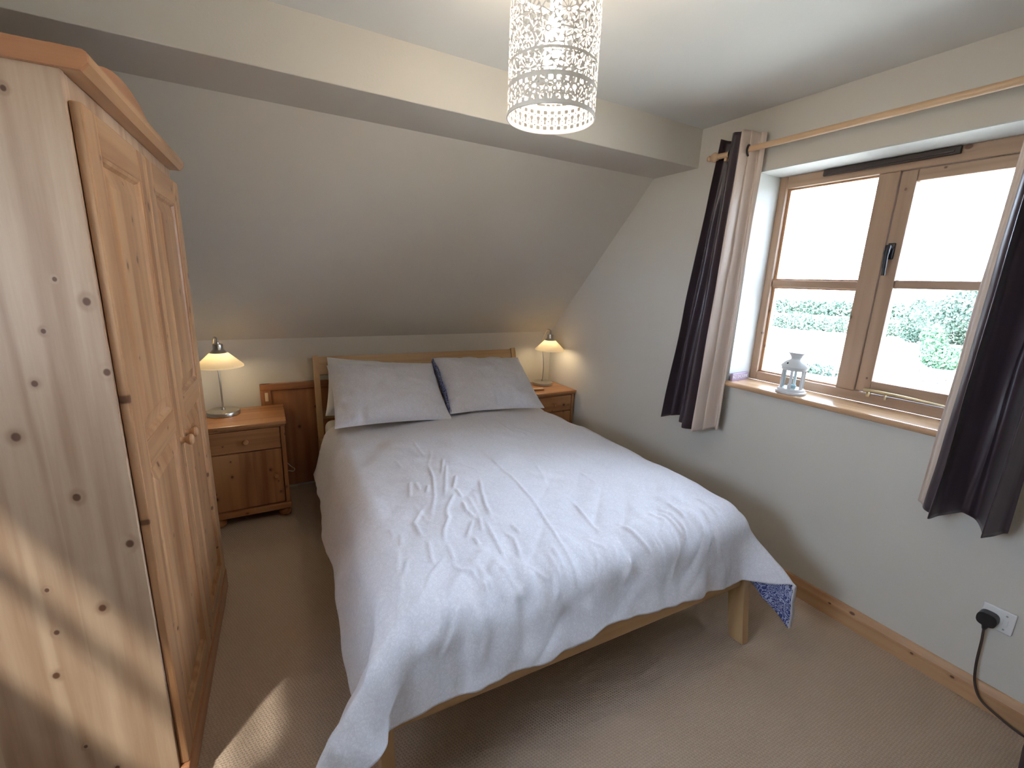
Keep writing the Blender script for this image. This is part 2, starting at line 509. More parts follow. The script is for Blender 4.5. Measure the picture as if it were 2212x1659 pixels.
# ------------------------------------------------------------------ window_1 (gable window)
win = empty('window_1', (XR+0.187, (WY0+WY1)/2, WZ0))
win['kind'] = 'structure'
WO = Vector(win.location)
def wbox(name, x0, x1, y0, y1, z0, z1, mat, parent=None, bev=0.004):
    bm = BM(); box(bm, x0-WO.x, x1-WO.x, y0-WO.y, y1-WO.y, z0-WO.z, z1-WO.z, bev)
    o = obj(name, bm, mat, parent or win)
    return o
FX0, FX1 = XR+0.187, XR+0.252
SZ = 1.000                                            # sill top
wbox('jamb', FX0, FX1, WY1-0.046, WY1-0.006, SZ, WZ1-0.006, WINW['z'])
wbox('jamb', FX0, FX1, WY0+0.006, WY0+0.046, SZ, WZ1-0.006, WINW['z'])
wbox('head', FX0, FX1, WY0+0.046, WY1-0.046, 2.024, WZ1-0.006, WINW['y'])
wbox('frame_rail', FX0, FX1, WY0+0.046, WY1-0.046, SZ, 1.048, WINW['y'])
wbox('mullion', FX0, FX1, 1.000, 1.080, 1.048, 2.024, WINW['z'])
wbox('glazing_bar', FX0+0.012, FX1-0.006, 1.080, 1.489, 1.522, 1.558, WINW['y'])
# glazing beads around the fixed panes
for z0, z1 in ((1.048, 1.522), (1.558, 2.024)):
    bmb = BM()
    for (a, b, c, d) in ((1.477, 1.489, z0, z1), (1.080, 1.088, z0, z1), (1.088, 1.477, z0, z0+0.008), (1.088, 1.477, z1-0.008, z1)):
        box(bmb, FX0+0.026-WO.x, FX0+0.042-WO.x, a-WO.y, b-WO.y, c-WO.z, d-WO.z)
    obj('glazing_bead', bmb, PINE['z'], win)
    wbox('pane', FX0+0.040, FX0+0.044, 1.082, 1.486, z0+0.002, z1-0.002, GLASS, bev=0)
# opening casement
cas = empty('casement', (0, 0, 0)); cas.parent = win
cas.name = 'casement'
CX0, CX1 = FX0+0.006, FX0+0.052
SY0, SY1, CZ0, CZ1 = 0.573, 0.998, 1.051, 2.022
wbox('stile', CX0, CX1, SY1-0.058, SY1, CZ0, CZ1, WINW['z'], cas)
wbox('stile', CX0, CX1, SY0, SY0+0.058, CZ0, CZ1, WINW['z'], cas)
wbox('rail', CX0, CX1, SY0+0.058, SY1-0.058, CZ0, CZ0+0.056, WINW['y'], cas)
wbox('rail', CX0, CX1, SY0+0.058, SY1-0.058, CZ1-0.048, CZ1, WINW['y'], cas)
wbox('glazing_bar', CX0+0.008, CX1-0.004, SY0+0.058, SY1-0.058, 1.530, 1.566, WINW['y'], cas)
wbox('pane', CX0+0.030, CX0+0.034, SY0+0.058, SY1-0.058, CZ0+0.056, 1.530, GLASS, cas, 0)
wbox('pane', CX0+0.030, CX0+0.034, SY0+0.058, SY1-0.058, 1.566, CZ1-0.048, GLASS, cas, 0)
# casement handle
bm = BM()
hx, hy, hz = CX0-WO.x, 0.975-WO.y, 1.69-WO.z
box(bm, hx-0.008, hx, hy-0.014, hy+0.014, hz-0.035, hz+0.035, 0.004)
lathe_b = BM(); lathe(lathe_b, [(0, 0), (0.011, 0), (0.011, 0.03), (0, 0.034)], 14)
bmesh.ops.transform(lathe_b, matrix=Matrix.Translation((hx-0.006, hy, hz+0.015)) @ Matrix.Rotation(-math.pi/2, 4, 'Y'), verts=lathe_b.verts)
merge(bm, lathe_b)
tube(bm, smooth_path([(hx-0.036, hy, hz+0.022), (hx-0.040, hy, hz-0.01), (hx-0.040, hy-0.002, hz-0.06), (hx-0.036, hy-0.004, hz-0.105)], 5), [0.011]*6+[0.009]*6+[0.0075]*4, 10)
obj('handle', bm, DKMETAL, cas, True)
# casement stay
bm = BM()
tube(bm, [(FX0-0.014-WO.x, 0.955-WO.y, 1.066-WO.z), (FX0-0.016-WO.x, 0.80-WO.y, 1.066-WO.z), (FX0-0.014-WO.x, 0.655-WO.y, 1.060-WO.z)], [0.0085, 0.007, 0.004], 10)
box(bm, FX0-0.012-WO.x, FX0-WO.x, 0.93-WO.y, 0.945-WO.y, 1.035-WO.z, 1.060-WO.z, 0.002)
box(bm, FX0-0.012-WO.x, FX0-WO.x, 0.865-WO.y, 0.875-WO.y, 1.035-WO.z, 1.060-WO.z, 0.002)
obj('stay', bm, BRASS, win, True)
# trickle vent
bm = BM()
box(bm, FX0-0.014-WO.x, FX0-WO.x, 0.812-WO.y, 1.312-WO.y, 2.052-WO.z, 2.082-WO.z, 0.003)
box(bm, FX0-0.020-WO.x, FX0-0.012-WO.x, 0.83-WO.y, 1.295-WO.y, 2.060-WO.z, 2.066-WO.z, 0.001)
obj('trickle_vent', bm, BROWNV, win)
# sill board
bm = BM()
nose = []
for k in range(9):
    a = -math.pi/2 - math.pi*k/8
    nose.append((XR-0.022+0.014*math.cos(a), 0.986+0.014*math.sin(a)))
prof = [(FX0, 0.972)] + nose + [(FX0, 1.0)]
extrude_poly(bm, [(p[0]-WO.x, p[1]-WO.z) for p in prof], 'y', WY0+0.007-WO.y, WY1-0.007-WO.y)
so = obj('window_sill', bm, wood('sill_pine', 'y', (0.60, 0.40, 0.24), (0.46, 0.27, 0.14), knots=0.4, board=0.11, rough=0.22), win)

# window added out of view in the left wall to let the sun in
def unseen_window(name, y0, y1, z0, z1, zb):
    e = empty(name, (XL-0.025, (y0+y1)/2, z0)); e['kind'] = 'structure'
    yc = (y0+y1)/2
    def w2(nm, a, b, c, d, mat, x0=-0.022, x1=0.022):
        bm = BM(); box(bm, x0, x1, a-yc, b-yc, c-z0, d-z0, 0.003 if mat is not GLASS else 0)
        return obj(nm, bm, mat, e)
    w2('jamb', y0, y0+0.03, z0, z1, WINW['z']); w2('jamb', y1-0.03, y1, z0, z1, WINW['z'])
    w2('head', y0+0.03, y1-0.03, z1-0.03, z1, WINW['y']); w2('frame_rail', y0+0.03, y1-0.03, z0, z0+0.03, WINW['y'])
    w2('glazing_bar', y0+0.03, y1-0.03, zb-0.017, zb+0.017, WINW['y'], -0.015, 0.015)  # bar added to throw the dark stripe across the wardrobe side
    w2('pane', y0+0.03, y1-0.03, z0+0.03, zb-0.017, GLASS, -0.002, 0.002); w2('pane', y0+0.03, y1-0.03, zb+0.017, z1-0.03, GLASS, -0.002, 0.002)
unseen_window('added_window', LY0, LY1, LZ0, LZ1, 1.645)

# ------------------------------------------------------------------ eaves hatch in the knee wall
door = empty('door_1', (0.29, YB, 0)); door['kind'] = 'structure'
def dbox(name, x0, x1, y0, y1, z0, z1, mat, bev=0.003):
    bm = BM(); box(bm, x0-0.29, x1-0.29, y0-YB, y1-YB, z0, z1, bev); return obj(name, bm, mat, door)
HX0, HX1, HZ = -0.058, 0.640, 0.772
dbox('casing', HX0, HX0+0.062, YB-0.026, YB, 0, HZ, HATCH['z']); dbox('casing', HX1-0.062, HX1, YB-0.026, YB, 0, HZ, HATCH['z'])
dbox('casing', HX0, HX1, YB-0.028, YB, HZ-0.045, HZ, HATCH['x'])
dbox('hatch_panel', HX0+0.062, HX1-0.062, YB-0.012, YB-0.001, 0.02, HZ-0.045, HATCH['z'])
dbox('catch', HX0+0.026, HX0+0.046, YB-0.034, YB-0.026, 0.655, 0.715, plain('pale_catch', (0.70, 0.55, 0.36), 0.4), 0.003)

# ------------------------------------------------------------------ wardrobe
WW, WD, WH = 0.99, 0.575, 1.878
wr = empty('wardrobe', (-0.313, 1.307, 0), -math.radians(2.12))
tag(wr, 'tall knotty pine wardrobe with two panelled doors and arched crest', 'wardrobe')
def wb(name, x0, x1, y0, y1, z0, z1, mat, bev=0.003, parent=None):
    bm = BM(); box(bm, x0, x1, y0, y1, z0, z1, bev); return obj(name, bm, mat, parent or wr)
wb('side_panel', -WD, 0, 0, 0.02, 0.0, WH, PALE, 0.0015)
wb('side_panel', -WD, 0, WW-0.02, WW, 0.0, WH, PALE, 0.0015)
wb('back_panel', -WD, -WD+0.008, 0.02, WW-0.02, 0.05, WH, PINE['z'], 0)
wb('bottom_panel', -WD+0.01, -0.002, 0.021, WW-0.021, 0.10, 0.12, PINE['y'], 0)
wb('top_panel', -WD, 0.0, -0.004, WW+0.004, WH, WH+0.012, PINE['y'], 0)
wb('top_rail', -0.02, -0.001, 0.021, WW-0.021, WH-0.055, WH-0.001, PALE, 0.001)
wb('plinth', 0.0, 0.024, -0.002, WW+0.002, 0.0, 0.098, RED['y'], 0.004)
# cornice
bm = BM()
prof = [(0.0, WH), (0.034, WH), (0.048, WH+0.016), (0.048, WH+0.034), (0.042, WH+0.038), (0.0, WH+0.038)]
extrude_poly(bm, prof, 'y', 0.0, WW)
obj('cornice', bm, PINE['y'], wr)
for y0, y1 in ((-0.012, 0.0), (WW, WW+0.012)):
    bm = BM(); extrude_poly(bm, [(-WD, WH-0.002)]+prof[:5]+[(-WD, WH+0.038)], 'y', y0, y1); obj('cornice_return', bm, RED['x'], wr)
# arched crest
bm = BM()
top = []
N = 40
for i in range(N+1):
    t = i/N
    y = 0.035+t*(WW-0.07)
    e = min(t, 1-t)*WW
    if e < 0.05: h = 0.016+0.004*math.sin(e/0.05*math.pi)
    elif e < 0.13: h = 0.016-0.004*math.sin((e-0.05)/0.08*math.pi/2)
    else: h = 0.012+0.085*math.sin((e-0.13)/(WW/2-0.13)*math.pi/2)**0.8
    top.append((y, WH+0.038+h))
extrude_poly(bm, [(0.035, WH+0.012)]+top+[(WW-0.035, WH+0.012)], 'x', -0.022, 0.0)
obj('crest', bm, RED['y'], wr)
# doors
DT = 0.022
def wdoor(y0, y1, knob_y):
    z0, z1 = 0.100, WH-0.052
    st = 0.082
    bm = BM()
    box(bm, 0.001, DT, y0, y0+st, z0, z1, 0.004); box(bm, 0.001, DT, y1-st, y1, z0, z1, 0.004)
    d = obj('door', bm, PINE['z'], wr)
    d['label'] = 'panelled pine wardrobe door'
    zm0, zm1 = 0.985, 1.060
    for a, b in ((z0, z0+0.085), (zm0, zm1), (z1-0.085, z1)):
        bmr = BM(); box(bmr, 0.001, DT-0.0005, y0+st, y1-st, a, b, 0.003); obj('rail', bmr, PINE['y'], d)
    for a, b in ((z0+0.085, zm0), (zm1, z1-0.085)):
        bp = BM()
        ya, yb = y0+st, y1-st
        def rect(i, x): return [bp.verts.new((x, ya+i, a+i)), bp.verts.new((x, yb-i, a+i)), bp.verts.new((x, yb-i, b-i)), bp.verts.new((x, ya+i, b-i))]
        rings = [rect(0, 0.001), rect(0, DT-0.003), rect(0.008, DT-0.006), rect(0.014, 0.007), rect(0.055, 0.017), rect(0.058, 0.018)]
        for k in range(len(rings)-1):
            for i in range(4):
                j = (i+1) % 4
                bp.faces.new((rings[k][i], rings[k][j], rings[k+1][j], rings[k+1][i]))
        bp.faces.new(rings[-1]); bp.faces.new(rings[0][::-1])
        obj('door_panel', bp, PINE['z'], d)
    bk = BM()
    lathe(bk, [(0, 0), (0.013, 0), (0.010, 0.006), (0.009, 0.012), (0.016, 0.020), (0.019, 0.027), (0.017, 0.033), (0.010, 0.037), (0, 0.038)], 20)
    bmesh.ops.transform(bk, matrix=Matrix.Translation((DT, knob_y, 0.940)) @ Matrix.Rotation(math.pi/2, 4, 'Y'), verts=bk.verts)
    obj('knob', bk, PINE['x'], d, True)
    return d
wdoor(0.010, 0.4935, 0.452)
wdoor(0.4965, 0.980, 0.538)

# ------------------------------------------------------------------ nightstands
def knob_bm(x, y, z, s=1.0):
    bk = BM()
    lathe(bk, [(0, 0), (0.011*s, 0), (0.008*s, 0.006), (0.014*s, 0.016), (0.016*s, 0.022), (0.012*s, 0.029), (0, 0.031)], 18)
    bmesh.ops.transform(bk, matrix=Matrix.Translation((x, y, z)) @ Matrix.Rotation(math.pi/2, 4, 'X'), verts=bk.verts)
    return bk
def nightstand(loc, label, w=0.43, dep=0.40, h=0.632):
    e = empty('nightstand', loc)
    tag(e, label, 'nightstand', 'pine nightstands beside the bed')
    hw = w/2-0.012
    def b(name, x0, x1, y0, y1, z0, z1, mat, bev=0.003, parent=e):
        bm = BM(); box(bm, x0, x1, y0, y1, z0, z1, bev); return obj(name, bm, mat, parent)
    b('top', -w/2, w/2, 0, dep, h-0.022, h, NS['x'], 0.005)
    bm = BM(); box(bm, -hw-0.004, hw+0.004, 0.008, dep-0.004, h-0.034, h-0.022, 0.004); obj('top_moulding', bm, NS['x'], e)
    b('side_panel', -hw, -hw+0.024, 0.016, dep-0.008, 0.095, h-0.034, NS['z'])
    b('side_panel', hw-0.024, hw, 0.016, dep-0.008, 0.095, h-0.034, NS['z'])
    b('back_panel', -hw+0.024, hw-0.024, dep-0.018, dep-0.008, 0.095, h-0.034, NS['z'], 0)
    b('inner_box', -hw+0.0245, hw-0.0245, 0.040, dep-0.02, 0.096, h-0.035, DARKGAP, 0)
    b('plinth', -hw-0.006, hw+0.006, 0.008, dep-0.004, 0.055, 0.095, NS['x'], 0.006)
    d = b('drawer', -hw+0.028, hw-0.028, 0.017, 0.038, 0.460, h-0.040, NS['x'], 0.004)
    obj('knob', knob_bm(0.0, 0.018, 0.526), NS['z'], d, True)
    c = b('door', -hw+0.028, hw-0.028, 0.017, 0.038, 0.101, 0.455, NS['z'], 0.004)
    obj('knob', knob_bm(hw-0.065, 0.018, 0.290), NS['z'], c, True)
    for sx in (-1, 1):
        for yy in (0.045, dep-0.045):
            bf = BM(); lathe(bf, [(0, 0), (0.020, 0), (0.034, 0.012), (0.038, 0.026), (0.032, 0.042), (0.022, 0.05), (0.022, 0.056), (0, 0.056)], 20, (sx*(hw-0.032), yy, 0))
            obj('foot', bf, NS['x'], e, True)
    return e
nightstand((-0.148, 2.878, 0), 'pine nightstand with one drawer standing between the wardrobe and the bed', w=0.44)
nightstand((2.036, 2.868, 0), 'pine nightstand tucked into the corner beside the window wall', w=0.42)

# small tan block on the corner nightstand
bm = BM(); box(bm, -0.052, 0.052, -0.020, 0.020, 0.0, 0.016, 0.007, 3)
o = obj('eyeglass_case', bm, noise_mat('tan_wood', (0.62, 0.43, 0.30), (0.55, 0.36, 0.24), 30, 0.45), None, True)
o.location = (1.935, 2.985, 0.6325); o.rotation_euler = (0, 0, math.radians(-8))
tag(o, 'small tan rounded case lying on the corner nightstand in front of the lamp', 'case')

# ------------------------------------------------------------------ table lamps
BULB = plain('warm_bulb_glow', (1, 0.9, 0.7), 0.4, emit=(1.0, 0.81, 0.53), es=38.0)
def table_lamp(loc, rz, label, shade_off, bend=1.0):
    e = empty('table_lamp', loc, rz)
    tag(e, label, 'lamp', 'bedside lamps')
    bm = BM(); lathe(bm, [(0, 0.0), (0.086, 0.0), (0.090, 0.003), (0.090, 0.022), (0.087, 0.026), (0.072, 0.027), (0.070, 0.0285), (0, 0.030)], 48)
    obj('base', bm, NICKEL, e, True)
    bm = BM(); lathe(bm, [(0, 0.028), (0.012, 0.028), (0.011, 0.040), (0.007, 0.046), (0, 0.046)], 20); obj('collar', bm, NICKEL, e, True)
    # shade assembly leans on a slim neck which passes behind it; local -y is towards the room
    sy = -shade_off
    zt = 0.455
    bm = BM()
    tube(bm, smooth_path([(0, 0, 0.04), (0.006*bend, 0.004, 0.15), (0.003*bend, 0.014, 0.25), (-0.006*bend, 0.022, 0.32), (-0.012, 0.010, 0.40), (-0.014, sy*0.35, 0.455), (-0.010, sy*0.7, 0.487), (0, sy, 0.480), (0, sy, 0.460)], 7), 0.0048, 12)
    obj('stem', bm, NICKEL, e, True)
    bm = BM(); lathe(bm, [(0, zt+0.008), (0.008, zt+0.008), (0.010, zt-0.001), (0.024, zt-0.003), (0.026, zt-0.008), (0.026, zt-0.032), (0.030, zt-0.038), (0.046, zt-0.054), (0.044, zt-0.054), (0.026, zt-0.040), (0, zt-0.036)], 32, (0, sy, 0))
    cap = obj('cap', bm, NICKEL, e, True)
    bm = BM(); lathe(bm, [(0, zt+0.006), (0.006, zt+0.008), (0.008, zt+0.014), (0.005, zt+0.021), (0, zt+0.022)], 16, (0, sy, 0)); obj('finial', bm, NICKEL, cap, True)
    bm = BM(); lathe(bm, [(0.0445, zt-0.0525), (0.121, zt-0.128), (0.122, zt-0.136), (0.119, zt-0.136), (0.1175, zt-0.129), (0.0425, zt-0.0545)], 120, (0, sy, 0), closed=True)
    obj('lamp_shade', bm, OPAL, e)
    bm = BM(); lathe(bm, [(0, zt-0.045), (0.013, zt-0.047), (0.013, zt-0.078), (0.024, zt-0.102), (0.0275, zt-0.120), (0.024, zt-0.136), (0.013, zt-0.146), (0, zt-0.148)], 20, (0, sy, 0))
    obj('bulb', bm, BULB, e, True)
    return e
lampL = table_lamp((-0.262, 3.155, 0.632), math.radians(10), 'lit nickel table lamp with cone shade beside the wardrobe', 0.10, 0.15)
lampR = table_lamp((2.085, 3.150, 0.632), math.radians(-6), 'lit nickel table lamp with cone shade in the corner by the window wall', 0.10)
# white lead of the lamp dangling behind the nightstand
bm = BM(); tube(bm, smooth_path([(0.030, 3.297, 0.60), (0.030, 3.296, 0.35), (0.045, 3.292, 0.24), (0.085, 3.26, 0.185), (0.108, 3.23, 0.172), (0.098, 3.24, 0.150), (0.060, 3.288, 0.135), (0.035, 3.296, 0.06), (0.03, 3.290, 0.004)], 6), 0.0030, 8)
o = obj('lamp_cord', bm, WHITEP, None, True); tag(o, 'thin white lamp cord hanging in a small loop behind the nightstand by the hatch', 'cord')

# ------------------------------------------------------------------ bed frame
BRZ = -math.radians(2.1)
bed = empty('bed', (0.962, 0.945, 0), BRZ)
tag(bed, 'light oak sleigh bed with curved headboard and short flared legs', 'bed')
BH = 0.775
def bb(name, x0, x1, y0, y1, z0, z1, mat, bev=0.004):
    bm = BM(); box(bm, x0, x1, y0, y1, z0, z1, bev); return obj(name, bm, mat, bed)
def ribbon(name, path, half, x0, x1, mat):
    """curved board: path of (y,z) centreline, half thickness list, extruded in x"""
    P = smooth_path([(0, y, z) for y, z in path], 6)
    n = len(P)
    L, Rr = [], []
    for i, p in enumerate(P):
        d = (P[min(i+1, n-1)]-P[max(i-1, 0)]).normalized()
        nn = Vector((0, -d.z, d.y))
        t = i/(n-1)*(len(half)-1); k = min(int(t), len(half)-2); h = half[k]+(half[k+1]-half[k])*(t-k)
        L.append(p+nn*h); Rr.append(p-nn*h)
    bm = BM()
    extrude_poly(bm, [(q.y, q.z) for q in L]+[(q.y, q.z) for q in Rr[::-1]], 'x', x0, x1)
    bmesh.ops.bevel(bm, geom=[e for e in bm.edges if e.calc_face_angle(0) > 0.6], offset=0.003, segments=2, affect='EDGES')
    return obj(name, bm, mat, bed)
for s in (-1, 1):
    a, b = sorted((s*(BH-0.036), s*BH))
    ribbon('leg', [(0.012, 0.0), (0.030, 0.10), (0.046, 0.22), (0.054, 0.325)], [0.034, 0.036, 0.038, 0.036], a, b, OAK['z'])
    ribbon('headboard_post', [(2.225, 0.0), (2.215, 0.30), (2.218, 0.52), (2.240, 0.72), (2.282, 0.88), (2.310, 0.945)], [0.035, 0.036, 0.036, 0.034, 0.034, 0.036], a, b, OAK['z'])
    a, b = sorted((s*(BH-0.030), s*(BH-0.006)))
    bb('side_rail', a, b, 0.10, 2.19, 0.285, 0.395, OAK['y'])
bb('foot_rail', -BH+0.037, BH-0.037, 0.030, 0.058, 0.262, 0.372, OAK['x'])
ribbon('top_rail', [(2.250, 0.828), (2.266, 0.860), (2.290, 0.905), (2.308, 0.938)], [0.010, 0.014, 0.018, 0.020], -BH+0.037, BH-0.037, OAK['x'])
bb('back_rail', -BH+0.037, BH-0.037, 2.205, 2.230, 0.525, 0.585, OAK['x'])
for k in range(11):
    x = -0.62+k*0.124
    ribbon('slat', [(2.219, 0.585), (2.226, 0.68), (2.240, 0.76), (2.252, 0.832)], [0.007, 0.007, 0.007, 0.007], x-0.024, x+0.024, OAK['z'])
for k in range(14):
    bb('bed_slat', -BH+0.032, BH-0.032, 0.14+k*0.15, 0.21+k*0.15, 0.300, 0.318, PINE['x'], 0)
# mattress
bm = BM(); box(bm, -0.735, 0.735, 0.075, 2.13, 0.320, 0.545, 0.045, 4)
o = obj('mattress', bm, MATTR, None, True); o.location = bed.location; o.rotation_euler = bed.rotation_euler
tag(o, 'thick white mattress on the oak bed, under the duvet', 'mattress')

# ------------------------------------------------------------------ duvet
RIDGES= [[(0.93, 2.081), (0.924, 1.919), (0.911, 1.541), (0.876, 1.271), (0.843, 1.079), (0.828, 0.945), (0.81, 0.867), (0.79, 0.826)], [(0.617, 1.926), (0.592, 1.766), (0.544, 1.593), (0.472, 1.425)], [(0.696, 1.745), (0.631, 1.61)], [(0.782, 1.679), (0.732, 1.539), (0.701, 1.434), (0.679, 1.317)], [(0.644, 1.615), (0.639, 1.526)], [(0.621, 1.568), (0.554, 1.472), (0.536, 1.413)], [(0.63, 1.498), (0.616, 1.423), (0.629, 1.364)], [(0.616, 1.357), (0.557, 1.273)], [(0.481, 1.537), (0.418, 1.451), (0.418, 1.344)], [(0.541, 1.458), (0.54, 1.411), (0.497, 1.343), (0.475, 1.273)], [(0.482, 1.269), (0.475, 1.177)], [(0.466, 1.189), (0.476, 1.13), (0.507, 1.102), (0.517, 1.047), (0.524, 0.99)], [(0.33, 1.335), (0.307, 1.239), (0.296, 1.132), (0.271, 1.078), (0.253, 0.988)], [(0.345, 1.262), (0.304, 1.164)], [(0.43, 1.31), (0.41, 1.216), (0.412, 1.188)], [(0.46, 1.213), (0.383, 1.149), (0.36, 1.1), (0.351, 1.033)], [(0.652, 1.33), (0.639, 1.209), (0.634, 1.114)], [(0.685, 1.244), (0.704, 1.194), (0.679, 1.092)], [(0.579, 1.262), (0.576, 1.208)], [(0.643, 1.362), (0.617, 1.277)], [(0.542, 1.117), (0.538, 1.025)], [(0.439, 1.05), (0.433, 0.992)], [(0.694, 1.01), (0.702, 0.943), (0.706, 0.889)], [(0.679, 1.071), (0.737, 0.995)], [(0.33, 1.457), (0.33, 1.39)], [(0.358, 1.41), (0.342, 1.337)], [(0.73, 1.266), (0.738, 1.211)], [(0.698, 1.889), (0.575, 1.556)], [(0.708, 1.965), (0.636, 1.773)], [(0.492, 1.785), (0.454, 1.646)], [(0.511, 1.763), (0.506, 1.679)], [(0.551, 1.707), (0.523, 1.636)], [(1.042, 1.316), (1.031, 1.217), (1.028, 1.115)]]
BROAD= [[(0.521, 1.162), (0.44, 1.079), (0.343, 0.971), (0.272, 0.908)], [(0.632, 1.151), (0.538, 1.049), (0.467, 0.98)], [(0.651, 1.106), (0.553, 1.017), (0.462, 0.931)], [(0.36, 1.1), (0.277, 1.009)], [(0.251, 1.202), (0.198, 1.114), (0.171, 1.052)], [(0.703, 1.045), (0.596, 0.972)], [(0.598, 1.198), (0.482, 1.089)]]
def seg_ridge(X, Y, line, sig, amp):
    h = np.zeros_like(X)
    n = len(line)
    tot = sum(math.dist(line[i], line[i+1]) for i in range(n-1))
    acc = 0
    for i in range(n-1):
        (x0, y0), (x1, y1) = line[i], line[i+1]
        dx, dy = x1-x0, y1-y0; L2 = dx*dx+dy*dy+1e-9; L = math.sqrt(L2)
        m = (X > min(x0, x1)-0.06) & (X < max(x0, x1)+0.06) & (Y > min(y0, y1)-0.06) & (Y < max(y0, y1)+0.06)
        xs, ys = X[m], Y[m]
        t = np.clip(((xs-x0)*dx+(ys-y0)*dy)/L2, 0, 1)
        d = np.hypot(xs-x0-t*dx, ys-y0-t*dy)
        u = (acc+t*L)/tot
        fade = np.clip(np.minimum(u, 1-u)*5, 0.15, 1)
        h[m] = np.maximum(h[m], amp*fade*np.exp(-(d/sig)**2))
        acc += L
    return h

def np_noise(X, Y, scale, seed, ax=1.0, ay=1.0):
    """cheap smooth value noise in numpy"""
    rs = np.random.RandomState(seed)
    G = rs.rand(256, 256)
    u, v = X*scale*ax+50, Y*scale*ay+50
    i, j = np.floor(u).astype(int), np.floor(v).astype(int)
    f, g = u-i, v-j
    f, g = f*f*f*(f*(6*f-15)+10), g*g*g*(g*(6*g-15)+10)
    a, b, c, d = G[i % 256, j % 256], G[(i+1) % 256, j % 256], G[i % 256, (j+1) % 256], G[(i+1) % 256, (j+1) % 256]
    return (a*(1-f)+b*f)*(1-g)+(c*(1-f)+d*f)*g-0.5

def edge_profile(s, r, phi):
    s = np.maximum(s, 0)
    a = np.minimum(s/r, phi)
    out = r*np.sin(a); dn = r*(1-np.cos(a))
    e = np.maximum(s-r*phi, 0)
    return out+e*math.cos(phi), dn+e*math.sin(phi)

